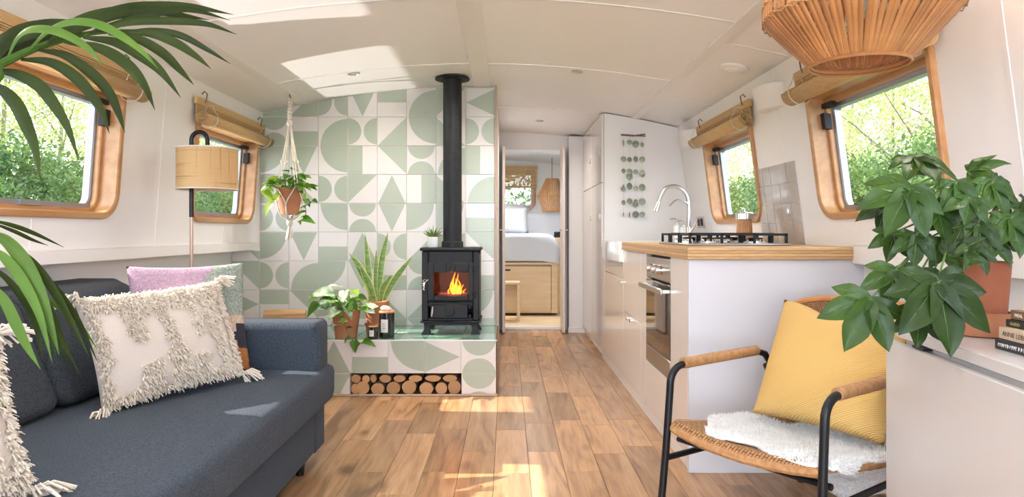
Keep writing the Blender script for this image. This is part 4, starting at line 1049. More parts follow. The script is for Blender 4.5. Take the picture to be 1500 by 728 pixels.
# ================================================================== plants on the hearth
def pot(parent, r_top, r_bot, h, m, rim=True, z0=0.0, thick=0.008):
    pr = [(r_bot, 0), (r_top*0.96, h*0.80 if rim else h*0.97)]
    if rim: pr += [(r_top*1.04, h*0.80), (r_top*1.07, h)]
    else: pr += [(r_top, h)]
    pr += [(r_top*1.0-thick, h), (r_top*0.9-thick, h*0.86), (0.004, h*0.86)]
    MB().lathe([(a, b+z0) for a, b in pr], 28).build('pot', m, parent, smooth=35)
    MB().lathe([(r_top*0.9-thick, h*0.865+z0), (r_top*0.5, h*0.885+z0), (0.003, h*0.89+z0)], 20, cap0=False).build('soil', M['soil'], parent)
def heart(L, wd, fold=0.25, droop=0.3, n=6, mi=None):
    """pothos leaf, base at the origin, pointing +x, face up"""
    mb = MB(); vs_ = []; fs = []
    wp = [0.30, 0.92, 1.0, 0.86, 0.60, 0.30, 0.0]
    xs = [-0.10, 0.04, 0.22, 0.44, 0.66, 0.85, 1.0]
    for i in range(7):
        w_ = wp[i]*wd/2; x_ = xs[i]*L; zc = -droop*L*max(0, xs[i])**2
        xm = x_ if i else 0.0
        vs_ += [(x_, -w_, zc+fold*w_), (xm, 0, zc), (x_, w_, zc+fold*w_)]
    for i in range(6):
        fs += [[i*3, i*3+1, i*3+4, i*3+3], [i*3+1, i*3+2, i*3+5, i*3+4]]
    return mb.add(vs_, fs)
HL = {k: [heart(L, wd, 0.25, dr_).mesh('leaf', M[k], smooth=180, recalc=False) for (L, wd, dr_) in ((0.085, 0.06, .3), (0.07, 0.05, .15), (0.10, 0.066, .5), (0.055, 0.036, .2))] for k in ('pothos', 'pothos_lime', 'marble_leaf')}
def aim(p, d, up=(0, 0, 1), roll=0.0):
    x = Vector(d).normalized(); u = Vector(up); y = u.cross(x)
    if y.length < 1e-3: y = Vector((0, 1, 0))
    y.normalize(); z_ = x.cross(y)
    m = Matrix((x, y, z_)).transposed().to_4x4()
    return Matrix.Translation(Vector(p)) @ m @ Matrix.Rotation(roll, 4, 'X')
def leaf_on(par, p, d, kind, rr, sc=1.0):
    o = put('leaf', rr.choice(HL[kind]), par, mw=aim(p, d, (rr.uniform(-.3, .3), -0.55+rr.uniform(-.3, .3), 1), rr.uniform(-.4, .4)) @ Matrix.Scale(sc, 4)); return o
def bushy(par, c, z0, n, rr, spread, height, kinds, sc=1.0):
    for i in range(n):
        a = rr.uniform(0, 2*math.pi); q = rr.random()**0.6
        tip = Vector((c[0]+math.cos(a)*spread*q, c[1]+math.sin(a)*spread*q, z0 + height*(1-q*0.9)*rr.uniform(.5, 1.0)))
        b = Vector((c[0]+math.cos(a)*0.03, c[1]+math.sin(a)*0.03, z0-0.02))
        md_ = (b+tip)/2 + Vector((0, 0, 0.025))
        MB().tube(spline([b, md_, tip], 4), 0.0022*sc, 5).build('stalk', M['stem'], par)
        leaf_on(par, tip, (math.cos(a), math.sin(a)-0.25, rr.uniform(-.5, .35)), rr.choice(kinds), rr, sc*rr.uniform(.8, 1.15))
def trail(par, pts, rr, kinds, n, sc=1.0):
    P = spline(pts, 6); MB().tube(P, 0.0024, 5).build('vine', M['stem'], par)
    for i in range(n):
        k = int((i+0.6)/n*(len(P)-1)); a = rr.uniform(0, 6.28)
        leaf_on(par, P[k], (math.cos(a)*0.8, -0.4, rr.uniform(-.7, .3)), rr.choice(kinds), rr, sc*rr.uniform(.7, 1.05))
# marbled pothos
PX, PY = -1.005, 4.275
t = thing('marbled_pothos', 'trailing pothos with white marbled leaves in a terracotta pot by the sofa arm', 'potted plant', (PX, PY, HZ+0.0005))
pot(t, 0.094, 0.066, 0.175, M['terracotta'], rim=False)
rr = random.Random(21); bushy(t, (0, 0), 0.17, 46, rr, 0.13, 0.17, ['pothos', 'marble_leaf', 'marble_leaf', 'pothos_lime'], 1.0)
q = lambda x, y, Y: W(x, y, Y) - t.location
for (x, y, k, s_) in ((497, 420, 'marble_leaf', 1.4), (487, 428, 'marble_leaf', 1.3), (531, 444, 'marble_leaf', 1.2), (480, 432, 'pothos_lime', 1.2), (515, 425, 'pothos_lime', 1.1), (522, 436, 'pothos', 1.1)):
    leaf_on(t, q(x, y, 4.17), ((x-505)/40, -0.4, 0.1), k, rr, s_)
trail(t, [q(500, 455, 4.2), q(503, 463, 4.16), q(506, 478, 4.155), q(512, 492, 4.15), q(520, 500, 4.14), q(530, 503, 4.14), q(534, 495, 4.15)], rr, ['pothos', 'pothos_lime'], 7, 0.95)
trail(t, [q(500, 455, 4.2), q(498, 470, 4.15), q(494, 480, 4.15)], rr, ['pothos', 'marble_leaf'], 3, 1.0)
trail(t, [q(490, 440, 4.2), q(477, 433, 4.15), q(468, 441, 4.13), q(462, 448, 4.12)], rr, ['marble_leaf', 'pothos'], 3, 1.0)
# snake plant
SX, SYp = -0.845, 4.42
t = thing('snake_plant', 'tall upright snake plant with yellow leaf edges in a terracotta pot', 'potted plant', (SX, SYp, HZ+0.0005))
MB().lathe([(0.060, 0), (0.066, 0.055), (0.072, 0.056), (0.073, 0.070), (0.060, 0.070), (0.052, 0.03), (0.004, 0.03)], 26).build('saucer_pot', M['terracotta'], t, smooth=35)
pot(t, 0.080, 0.055, 0.150, M['terracotta'], z0=0.062)
def blade(par, pts, w_, mats, facing=(0, -1, 0), fold=0.15, base_f=0.55, name='leaf', prof=None, nseg=5):
    P = spline(pts, nseg); m_ = len(P)-1; vs_ = []; fs = []; mi = []
    for i, p in enumerate(P):
        u = i/m_; tg = (P[min(i+1, m_)] - P[max(i-1, 0)]).normalized()
        sd_ = tg.cross(Vector(facing)); sd_ = sd_.normalized() if sd_.length > 1e-4 else Vector((1, 0, 0)); nr = sd_.cross(tg)
        f = prof(u) if prof else (base_f + (1-base_f)*math.sin(min(1, u/0.55)*math.pi/2)) * (1-max(0, (u-0.5)/0.5)**2.2)
        hw_ = max(w_/2*f, 0.0004)
        for k_, s in enumerate((-1, -0.8, 0, 0.8, 1)): vs_.append(p + sd_*hw_*s + nr*hw_*fold*abs(s)*(-1))
    for i in range(m_):
        for k_ in range(4):
            fs.append([i*5+k_, i*5+k_+1, i*5+5+k_+1, i*5+5+k_]); mi.append(1 if (len(mats) > 1 and k_ in (0, 3)) else 0)
    mb = MB(); mb.v = [tuple(v) for v in vs_]; mb.f = fs; mb.m = mi
    return mb.build(name, mats, par, smooth=180, recalc=False)
q2 = lambda cx, cy, Y: W(460+cx/4.044, 330+cy/4.044, Y) - t.location
for (a, b, c_, w_, dy) in (((350, 450), (290, 280), (208, 165), 40, .05), ((332, 445), (322, 270), (302, 50), 40, .06), ((365, 450), (366, 300), (370, 142), 32, .02),
                     ((385, 450), (398, 230), (438, 42), 40, .0), ((412, 445), (478, 320), (584, 180), 38, -.02), ((395, 450), (408, 370), (461, 294), 36, -.05),
                     ((345, 450), (318, 350), (243, 226), 44, -.04), ((360, 450), (325, 350), (272, 238), 44, -.06), ((380, 450), (372, 360), (350, 222), 30, .03), ((420, 445), (440, 380), (540, 245), 30, .05)):
    blade(t, [q2(*a, SYp+dy*0.3), q2(*b, SYp+dy*0.7), q2(*c_, SYp+dy)], w_/4.044*4.42/1000, [M['snake'], M['snake_edge']], fold=0.3)
# candles
def candle(name, label, x, y, r_, h, lidm):
    t = thing(name, label, 'candle', (x, y, HZ+0.0005))
    MB().lathe([(r_*0.93, 0), (r_, 0.006), (r_, h*0.92), (r_*0.97, h*0.93)], 28).build('jar', M['darkglass'], t)
    MB().lathe([(r_*1.02, h*0.93), (r_*1.02, h*0.985), (r_*0.99, h)], 28).build('lid', lidm, t)
    mb = MB(); n_ = 8; a0 = R(-128); a1 = R(-72)
    mb.grid(lambda u, v: Vector(((r_+0.0006)*math.cos(a0+(a1-a0)*u), (r_+0.0006)*math.sin(a0+(a1-a0)*u), h*(0.22+0.48*v))), n_, 1)
    lb = mb.build('label', M['label'], t, smooth=180, recalc=False)
    for k_ in range(3):
        mb = MB(); zz = h*(0.52-0.08*k_); s_ = (0.5, 0.36, 0.42)[k_]
        am = (a0+a1)/2; wv = (a1-a0)/2*s_
        mb.grid(lambda u, v: Vector(((r_+0.0009)*math.cos(am-wv+2*wv*u), (r_+0.0009)*math.sin(am-wv+2*wv*u), zz+h*0.014*v)), 4, 1).build('print_line', M['print_dark'], lb, smooth=180, recalc=False)
    return t
candle('large_candle', 'large black glass candle jar with wooden lid and rose quartz on top', -0.748, 4.262, 0.048, 0.168, M['wood'])
candle('small_candle', 'small black glass candle jar in front of the snake plant', -0.823, 4.212, 0.030, 0.080, M['wood'])
mb = MB(); rq = random.Random(4)
ls = []
for (z_, r_) in ((0, 0.022), (0.008, 0.034), (0.02, 0.030), (0.030, 0.016)):
    ls.append([Vector((r_*rq.uniform(.8, 1.15)*math.cos(R(45*k)) + (-0.006 if z_ > 0.01 else 0), r_*0.8*rq.uniform(.8, 1.15)*math.sin(R(45*k)), z_)) for k in range(8)])
o = mb.loops(ls).build('rose_quartz', M['quartz'], None, smooth=0); o.location = (-0.752, 4.262, HZ+0.169)
tag(o, 'rough pink quartz stone resting on the large candle lid', 'stone')
# succulent on the stove
tp = HZ+0.0005+z(363)
t = thing('small_succulent', 'tiny spiky succulent in a white pot on top of the stove', 'potted plant', (-0.486, 4.50, tp+0.0005))
MB().lathe([(0.034, 0), (0.036, 0.004), (0.037, 0.068), (0.034, 0.069), (0.032, 0.06), (0.003, 0.06)], 24).build('pot', M['ceramic'], t)
MB().lathe([(0.032, 0.061), (0.003, 0.063)], 16).build('soil', M['soil'], t)
rs = random.Random(8)
for i in range(22):
    a = i*2.4; el = 0.35 + 0.9*(i/22); L = rs.uniform(.065, .095); d_ = Vector((math.cos(a)*math.cos(el), math.sin(a)*math.cos(el), math.sin(el)))
    b_ = Vector((d_.x*0.008, d_.y*0.008, 0.062)); MB().tube([b_, b_+d_*L*0.4, b_+d_*L*0.8, b_+d_*L], [0.006, 0.0075, 0.004, 0.0008], 6, flat=0.5).build('leaf', M['snake'], t)
# split logs on the hearth behind the sofa arm
for i, (x, zc, y, an, L, lb) in enumerate(((-1.52, 0.04, 4.50, 4, .34, 'lower split log on the hearth behind the sofa arm, further left'), (-1.36, 0.045, 4.36, -3, .20, 'lower split log on the hearth behind the sofa arm, nearer the plants'), (-1.44, 0.11, 4.44, 9, .26, 'upper split log lying across the others behind the sofa arm'))):
    rl = random.Random(60+i); pf = [(-0.055, -0.035), (0.02, -0.042), (0.06, -0.02), (0.05, 0.025), (0.0, 0.042), (-0.05, 0.02)]
    ls = [[Vector((xx, p[0]*s_, p[1]*s_)) for p in pf] for (xx, s_) in ((-L/2, .9), (-L/4, 1.02), (L/4, .98), (L/2, .88))]
    o = MB().loops(ls).build('split_log', M['split'], None, smooth=30); o.location = (x, y, HZ+zc+0.003); o.rotation_euler = (0, 0, R(an)); tag(o, lb, 'log', 'split logs behind the sofa arm')

# ================================================================== hanging planter
GX, GY = -1.413, 4.45
pz1 = 1-(315-340)*GY/1000
t = thing('macrame_planter', 'cream macrame plant hanger with fringe hanging from the ceiling', 'plant hanger', (GX, GY, pz1))
zc = ceil_z(GX) - pz1
MB().tube([(0, 0, zc), (0, 0, zc-0.02), (0.008, 0, zc-0.03), (0, 0, zc-0.036)], 0.004, 6).build('hook', M['brass'], t)
topz = (340-180)*GY/1000 + 1 - pz1
tw = []
for i in range(60): tw.append((0.006*math.cos(i*0.9), 0.006*math.sin(i*0.9), zc-0.03 - (zc-0.03-topz)*i/59))
MB().tube(tw, 0.011, 6).build('twisted_cord', M['rope'], t)
MB().lathe([(0.012, -0.02), (0.02, -0.01), (0.02, 0.008), (0.012, 0.018)], 12, (0, 0, topz)).build('knot', M['rope'], t)
midz = (340-237)*GY/1000 + 1 - pz1
rimz = (340-275)*GY/1000 + 1 - pz1
for k in range(4):
    a = R(45+90*k); ca, sa = math.cos(a), math.sin(a)
    for s in (-1, 1):
        a2 = a+s*0.12; a3 = a + s*0.75
        P = spline([(0.004*ca, 0.004*sa, topz), (0.05*math.cos(a2), 0.05*math.sin(a2), midz), (0.085*math.cos(a2), 0.085*math.sin(a2), rimz+0.03), (0.0925*math.cos(a2), 0.0925*math.sin(a2), rimz), (0.082*math.cos(a3), 0.082*math.sin(a3), rimz*0.42), (0.06*math.cos(a3), 0.06*math.sin(a3), 0.0), (0.012*ca, 0.012*sa, -0.035)], 5)
        MB().tube(P, 0.0042, 6).build('cord', M['rope'], t)
    MB().lathe([(0.008, -0.012), (0.012, -0.006), (0.012, 0.006), (0.008, 0.012)], 8, (0.052*ca, 0.052*sa, midz)).build('knot', M['rope'], t)
MB().lathe([(0.010, -0.075), (0.020, -0.06), (0.021, -0.04), (0.012, -0.02)], 12).build('knot', M['rope'], t)
tail = (340-352)*GY/1000 + 1 - pz1
rt = random.Random(2)
for k in range(22):
    a = rt.uniform(0, 6.28); e_ = rt.uniform(.005, .022)
    MB().tube(spline([(0.006*math.cos(a), 0.006*math.sin(a), -0.07), (0.018*math.cos(a), 0.018*math.sin(a), -0.12), (e_*math.cos(a)-0.012, e_*math.sin(a), tail+rt.uniform(0, .02))], 4), 0.0036, 5).build('fringe_strand', M['rope'], t)
t = thing('hanging_pothos', 'bright green pothos in a terracotta pot held by the macrame hanger', 'potted plant', (GX, GY, pz1+0.002))
pot(t, 0.086, 0.056, rimz-0.004, M['terracotta'], rim=False)
rr = random.Random(33); bushy(t, (0, 0), rimz-0.01, 50, rr, 0.125, 0.15, ['pothos', 'pothos', 'pothos', 'pothos_lime'], 0.8)
q = lambda x, y, Y: W(x, y, Y) - t.location
trail(t, [q(436, 278, 4.40), q(446, 285, 4.36), q(447, 300, 4.35), q(448, 312, 4.35), q(444, 320, 4.34), q(436, 325, 4.33)], rr, ['pothos', 'pothos_lime'], 8, .85)
trail(t, [q(447, 302, 4.35), q(455, 297, 4.34), q(461, 290, 4.33)], rr, ['pothos'], 3, .8)
trail(t, [q(412, 278, 4.40), q(400, 272, 4.33), q(392, 276, 4.3), q(384, 280, 4.3)], rr, ['pothos_lime'], 4, .9)
trail(t, [q(412, 280, 4.40), q(402, 290, 4.33), q(394, 302, 4.3)], rr, ['pothos_lime'], 4, .85)
trail(t, [q(430, 270, 4.40), q(440, 256, 4.36), q(455, 258, 4.34)], rr, ['pothos'], 3, 1.0)

# ================================================================== floor lamp
LY = 3.36
lx = lambda x: (x-742)*LY/1000; lz = lambda y: 1-(y-340)*LY/1000
t = thing('floor_lamp', 'black arched floor lamp with woven raffia drum shade behind the sofa', 'floor lamp', (lx(280.5), LY, 0))
ox = lx(280.5)
MB().lathe([(0.13, 0), (0.13, 0.014), (0.125, 0.02), (0.012, 0.024)], 32).build('base', M['blackmetal'], t)
MB().lathe([(0.0085, 0.02), (0.0085, lz(318))], 14).build('lower_pole', M['gold'], t)
P = [(0, 0, lz(318)), (0, 0, lz(205))] + [(0.5*(lx(304)-ox)*(1-math.cos(R(a))), 0, lz(205)+0.5*(lx(304)-ox)*math.sin(R(a))*1.0) for a in range(15, 181, 15)] + [(lx(304)-ox, 0, lz(214))]
MB().tube(P, 0.0105, 12).build('upper_pole', M['blackmetal'], t)
MB().lathe([(0.024, lz(219)), (0.024, lz(214)), (0.012, lz(213.5))], 18, (lx(304)-ox, 0, 0)).build('shade_holder', M['blackmetal'], t)
def set_uv(me, nu, nv, su, sv):
    uv = me.uv_layers.new(name='UVMap')
    for lp in me.loops:
        i, j = divmod(lp.vertex_index, nv+1); uv.data[lp.index].uv = (i/nu*su, j/nv*sv)
rs_ = 0.1415; s0, s1 = lz(277.5), lz(218.5); scx = lx(304)-ox
mb = MB(); nu = 48
mb.grid(lambda u, v: Vector((scx+rs_*math.cos(2*math.pi*u), rs_*math.sin(2*math.pi*u), s0+(s1-s0)*v)), nu, 4)
me = mb.mesh('lamp_shade', M['raffia'], smooth=180, recalc=False); set_uv(me, nu, 4, 2*math.pi*rs_, s1-s0)
sh = obj('lamp_shade', me, t)
for zz in (s0, s1): MB().tube([(scx+(rs_+0.0005)*math.cos(R(10*i)), (rs_+0.0005)*math.sin(R(10*i)), zz) for i in range(36)], 0.0035, 6, closed=True).build('shade_trim', M['label'], sh)
for a in (90, 210, 330): MB().tube([(scx, 0, s1-0.006), (scx+rs_*math.cos(R(a)), rs_*math.sin(R(a)), s1-0.004)], 0.002, 5).build('spider_arm', M['blackmetal'], sh)
MB().lathe([(0.03, s1-0.12), (0.034, s1-0.09), (0.014, s1-0.05), (0.014, s1-0.01)], 16, (scx, 0, 0)).build('bulb', M['label'], t)
# ================================================================== sofa
t = thing('sofa', 'slate grey fabric three-seat sofa along the left wall', 'sofa', (0, 0, 0))
FX = -0.775; A0, A1 = 2.86, 3.03; N0, N1 = 0.70, 0.86; BXb = -1.80
def rslab(x0, x1, y0, y1, z0, z1, r_, n=5, tilt=0.0):
    """box with generously rounded edges (swept rounded rectangle with soft ends)"""
    mb = MB(); ls = []
    for (yy, i) in ((y0, r_), (y0+r_*0.12, r_*0.55), (y0+r_*0.4, r_*0.2), (y0+r_, 0), (y1-r_, 0), (y1-r_*0.4, r_*0.2), (y1-r_*0.12, r_*0.55), (y1, r_)):
        ls.append([Vector((p[0] + tilt*(p[1]-z0), yy, p[1])) for p in rrect(x0, x1, z0, z1, r_, n, i)])
    return mb.loops(ls)
MB().box(BXb, FX-0.035, N1-0.1, A1-0.045, 0.065, 0.262, 0.008).build('base', M['sofa'], t)
# seat: one long cushion, slightly crowned, front edge rounded
def seat(u, v):
    y_ = N1 + (A0-N1)*u; x0, x1 = -1.62, FX
    prof = [(x0, 0.30), (x0, 0.42), (-1.3, 0.425), (-1.05, 0.424), (-0.88, 0.422), (-0.79, 0.417), (-0.770, 0.407), (-0.763, 0.385), (-0.764, 0.30), (-0.772, 0.268), (-0.80, 0.262)]
    i = min(int(round(v*10)), 10); return Vector((prof[i][0], y_, prof[i][1]))
MB().grid(seat, 12, 10).build('seat', M['sofa'], t, smooth=60, recalc=False)
sd = MB()
pr = [(-1.62, 0.262), (-1.62, 0.30), (-1.62, 0.42), (-1.3, 0.425), (-1.05, 0.424), (-0.88, 0.422), (-0.79, 0.417), (-0.770, 0.407), (-0.763, 0.385), (-0.764, 0.30), (-0.772, 0.268), (-0.80, 0.262)]
# the seat edge carries on past the arm as in the photograph
MB().prism([Vector((p[0], A0, p[1])) for p in pr], (0, A1-0.004-A0, 0)).build('seat_end', M['sofa'], t, smooth=40)
rslab(BXb, FX-0.012, A0-0.005, A1, 0.40, 0.622, 0.030).build('arm', M['sofa'], t, smooth=60)
rslab(BXb, FX-0.012, N0, N1, 0.07, 0.622, 0.045).build('arm', M['sofa'], t, smooth=60)
MB().box(BXb, FX-0.03, A0+0.02, A1-0.01, 0.065, 0.262, 0.006).build('arm_base', M['sofa'], t)
rslab(-1.90, -1.66, N0+0.01, A1-0.02, 0.10, 0.80, 0.05).build('back_frame', M['sofa'], t, smooth=60)
for k in range(3):
    y0 = N1 + k*(A0-N1)/3; y1 = y0 + (A0-N1)/3
    rslab(-1.62, -1.40, y0+0.004, y1-0.004, 0.428, 0.80, 0.050, 6, tilt=-0.42).build('back_cushion', M['sofa_dark'], t, smooth=60)
for (xx, yy) in ((-0.85, A1-0.22), (-0.85, N0+0.15), (-1.7, A1-0.2), (-1.7, N0+0.15)):
    MB().lathe([(0.016, 0), (0.022, 0.066)], 14, (xx, yy, 0)).build('leg', M['blackmetal'], t)

# ------------------------------------------------------------------ cushions
def frame(BLc, BRc, TLc, TRc):
    BLc, BRc, TLc, TRc = map(Vector, (BLc, BRc, TLc, TRc))
    c = (BLc+BRc+TLc+TRc)/4; ux = ((BRc-BLc)+(TRc-TLc))/2; uz = ((TLc-BLc)+(TRc-BRc))/2
    w_, h_ = ux.length, uz.length; x = ux.normalized(); y = uz.cross(x).normalized(); z_ = x.cross(y)
    return Matrix.Translation(c) @ Matrix((x, y, z_)).transposed().to_4x4(), w_, h_
def pillow_surf(w, h, t_, a, b, edge=0.06, pw=0.42):
    th = t_/2 * (max(0, 1-a*a)*max(0, 1-b*b))**pw
    return Vector((a*w/2*(1-edge*(1-b*b)), -th, b*h/2*(1-edge*(1-a*a))))
def tufts(w, h, t_, dens, rr, L=(0.018, 0.032), wd=0.005, two=False):
    """shaggy loops of yarn over the chosen areas of a cushion front"""
    mb = MB(); vs_, fs = [], []
    for _ in range(dens):
        a, b = rr.uniform(-.985, .985), rr.uniform(-.985, .985)
        if not shag(a, b): continue
        p = pillow_surf(w, h, t_, a, b); n_ = Vector((a*0.5, -1, b*0.5+0.1)).normalized()
        d_ = (n_*0.75 + Vector((rr.uniform(-.8, .8), 0, rr.uniform(-1.1, .35)))).normalized()
        l = rr.uniform(*L); s_ = d_.cross(Vector((rr.uniform(-1, 1), .3, rr.uniform(-1, 1)))).normalized()*wd/2
        m_ = p + d_*l*0.6; e_ = p + d_*l + Vector((0, 0, -l*0.35)); k = len(vs_)
        vs_ += [p-s_, p+s_, m_+s_, m_-s_, e_+s_*0.7, e_-s_*0.7]; fs += [[k, k+1, k+2, k+3], [k+3, k+2, k+4, k+5]]
    mb.add(vs_, fs); return mb
def shag(a, b):
    wob = 0.05*math.sin(a*13+b*5) + 0.04*math.sin(b*17-a*6)
    if abs(a)+wob*0.5 > 0.88 or b < -0.82+wob: return True
    if b > 0.74+wob-0.20*abs(math.sin(a*4.5+0.5)): return True
    if abs(a+0.50+wob*.6) < 0.12 and b > 0.02: return True                 # left clump hanging from the top
    if abs(a+0.08+0.10*b+wob*.7) < 0.10 and b < 0.72: return True             # long middle band
    if abs(a-0.32+wob*.7) < 0.07 and b > -0.05: return True
    if abs(a-0.64+0.06*b+wob*.7) < 0.10: return True                          # right band
    if abs(a+0.42) < 0.13 and b < -0.42+wob: return True                   # low clumps
    if abs(a-0.30) < 0.11 and b < -0.46+wob: return True
    return False
def tassel(par, p, d, rr):
    for k in range(34):
        a = rr.uniform(0, 6.28); o_ = Vector((math.cos(a), math.sin(a), rr.uniform(-.6, .6)))*0.02
        e_ = Vector(p) + Vector(d)*rr.uniform(.045, .07) + o_*1.5 + Vector((0, 0, -0.025))
        MB().tube([Vector(p), Vector(p)+Vector(d)*0.03+o_, e_], 0.0028, 4).build('tassel_strand', M['tuft'], par)
def tufted(label, corners, seed):
    mw, w_, h_ = frame(*corners); t = thing('tufted_cushion', label, 'cushion', (0, 0, 0), 0, 'cream tufted cushions'); t.matrix_basis = mw
    rr = random.Random(seed); th = 0.15
    obj('cover', pillow_mesh(w_, h_, th, 22, m=M['cream_cloth']), t)
    o = stuff(tufts(w_, h_, th, 15000, rr, (0.010, 0.021), 0.0042).build('tufting', M['tuft'], t, smooth=0, recalc=False))
    for (sx_, sz_) in ((-1, 1), (1, 1), (1, -1), (-1, -1)):
        tassel(t, (sx_*w_/2*.97, -0.01, sz_*h_/2*.97), (sx_*0.7, -0.25, sz_*0.2), rr)
    return t
CB = [(-1.285, 2.13, .437), (-1.035, 2.63, .440), (-1.40, 2.235, .775), (-1.135, 2.70, .815)]
tufted('cream tufted cushion with tassels in front of the lilac one', CB, 5)
tufted('cream tufted cushion at the left edge of the picture', [(-1.27, .97, .437), (-1.03, 1.47, .437), (-1.40, 1.06, .77), (-1.15, 1.55, .77)], 6)
def reg(u, v):
    if v > 0.60 + 0.05*math.sin(u*9): 
        return 0 if u < 0.66 + 0.1*math.sin(v*7) else 1
    if v > 0.5 and u > 0.6: return 1
    if v > 0.28: return 4 if (u > 0.86 + 0.05*math.sin(v*20) and v < 0.42) else 2
    return 4 if (u > 0.9 and v > .2) else 3
mw, w_, h_ = frame((-1.37, 2.53, .440), (-1.01, 2.762, .445), (-1.475, 2.60, .868), (-1.115, 2.83, .872))
pc = obj('patchwork_cushion', pillow_mesh(w_, h_, 0.11, 40, mats=[M['pink'], M['sage'], M['blush'], M['rust'], M['navy']], regions=reg)); pc.matrix_basis = mw
tag(pc, 'tufted wool cushion in lilac, sage, blush and rust patches', 'cushion')
def fuzz(me, n, L, wd, m, par, rr, name, jitter=0.5, mats=None):
    vs_, fs, mi = [], [], []
    polys = list(me.polygons); ar = [p.area for p in polys]; tot = sum(ar)
    for p, a in zip(polys, ar):
        k_ = n*a/tot; k_ = int(k_) + (1 if rr.random() < k_ % 1 else 0)
        V = [me.vertices[i].co for i in p.vertices]; nm = p.normal
        for _ in range(k_):
            u, v = rr.random(), rr.random()
            if len(V) == 4: c = V[0].lerp(V[1], u).lerp(V[3].lerp(V[2], u), v)
            else:
                if u+v > 1: u, v = 1-u, 1-v
                c = V[0] + (V[1]-V[0])*u + (V[2]-V[0])*v
            d_ = (nm + Vector((rr.uniform(-1, 1), rr.uniform(-1, 1), rr.uniform(-1, 1)))*jitter).normalized()*rr.uniform(*L)
            s_ = d_.cross(Vector((rr.uniform(-1, 1), rr.uniform(-1, 1), rr.uniform(-1, 1)))).normalized()*wd/2
            k = len(vs_); vs_ += [c-s_, c+s_, c+d_]; fs.append([k, k+1, k+2]); mi.append(p.material_index if mats else 0)
    mb = MB(); mb.v = [tuple(v) for v in vs_]; mb.f = fs; mb.m = mi
    return stuff(mb.build(name, mats or m, par, smooth=0, recalc=False))
fuzz(pc.data, 9000, (0.004, 0.008), 0.004, None, pc, random.Random(9), 'pile', 0.6, [M['pink'], M['sage'], M['blush'], M['rust'], M['navy']])

# ================================================================== palm at the left edge
t = thing('kentia_palm', 'tall kentia palm whose arching fronds enter at the left edge', 'palm', (-1.36, 0.36, 0))
MB().lathe([(0.13, 0), (0.17, 0.30), (0.175, 0.31), (0.16, 0.31), (0.155, 0.27), (0.004, 0.27)], 28).build('pot', M['ceramic'], t, smooth=40)
MB().lathe([(0.155, 0.272), (0.004, 0.28)], 20).build('soil', M['soil'], t)
def frond(rach, leaves, seed, scx, scy, ox_, oy_, Yb, m_d, m_l):
    rr = random.Random(seed)
    base = [Vector((-1.36, 0.36, 0.27)), Vector((-1.33, 0.42, 0.8)), Vector((-1.22, 0.62, 1.08))]
    if seed == 2: base = [Vector((-1.36, 0.36, 0.27)), Vector((-1.32, 0.45, 0.7)), Vector((-1.24, 0.7, 0.98))]
    P = base + [W(ox_+x/scx, oy_+y/scy, Y) for (x, y, Y) in rach]
    Ps = [p - t.location for p in spline(P, 6)]; m_ = len(Ps)
    MB().tube(Ps, [0.012 - 0.0095*i/m_ for i in range(m_)], 8).build('frond_stem', M['palm_light'], t)
    for (pts, wpx, dy, lt) in leaves:
        n_ = len(pts); Q = [W(ox_+p[0]/scx, oy_+p[1]/scy, Yb + dy*(i/(n_-1)) + (Yoff(p[0]/scx+ox_))) - t.location for i, p in enumerate(pts)]
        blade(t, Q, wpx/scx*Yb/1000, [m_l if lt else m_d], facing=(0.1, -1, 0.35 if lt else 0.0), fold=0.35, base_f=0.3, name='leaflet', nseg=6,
              prof=lambda u: (0.25+0.75*math.sin(min(1, u/0.45)*math.pi/2))*(1-max(0, (u-0.45)/0.55)**1.8))
Yoff = lambda px: 0.0005*px
f1 = [([(400, 262), (620, 300), (790, 400), (900, 530), (972, 690)], 75, -.12, 0), ([(520, 233), (720, 262), (880, 345), (1010, 450), (1135, 613)], 75, -.10, 0),
      ([(680, 212), (850, 238), (1010, 325), (1120, 430), (1216, 532)], 66, -.08, 0), ([(760, 203), (940, 208), (1090, 262), (1220, 345), (1325, 432)], 62, -.06, 0),
      ([(790, 196), (960, 190), (1130, 220), (1300, 310), (1449, 403)], 48, -.02, 0), ([(640, 180), (850, 135), (1080, 128), (1300, 150), (1486, 216)], 58, .03, 0),
      ([(560, 205), (650, 175), (900, 100), (1100, 55), (1250, 70), (1445, 128)], 60, .08, 0), ([(420, 235), (560, 130), (760, 60), (950, 38), (1200, 40), (1465, 92)], 95, .12, 0),
      ([(300, 270), (420, 165), (560, 105), (760, 70), (950, 60), (1120, 90), (1310, 125)], 95, .10, 0), ([(180, 310), (300, 190), (450, 130), (620, 150), (780, 235), (900, 330), (992, 432)], 60, -.16, 1),
      ([(40, 370), (100, 240), (180, 180), (330, 185), (480, 250), (580, 330), (642, 407)], 58, -.18, 1), ([(-60, 420), (20, 270), (120, 200), (300, 160), (480, 150), (640, 130)], 120, .05, 0),
      ([(-120, 440), (-40, 300), (60, 230), (220, 210), (400, 200)], 130, .10, 0), ([(-40, 400), (90, 300), (240, 240), (420, 180), (640, 120), (830, 90)], 110, .14, 0),
      ([(240, 312), (400, 345), (560, 450), (680, 580), (745, 720), (782, 832)], 70, -.12, 0), ([(130, 372), (300, 385), (440, 460), (560, 580), (640, 710), (687, 840)], 74, -.12, 0),
      ([(-40, 440), (90, 460), (230, 530), (330, 650), (420, 800), (500, 1020)], 80, -.10, 0), ([(-120, 520), (0, 560), (90, 650), (160, 790), (215, 930), (256, 1140)], 88, -.10, 0)]
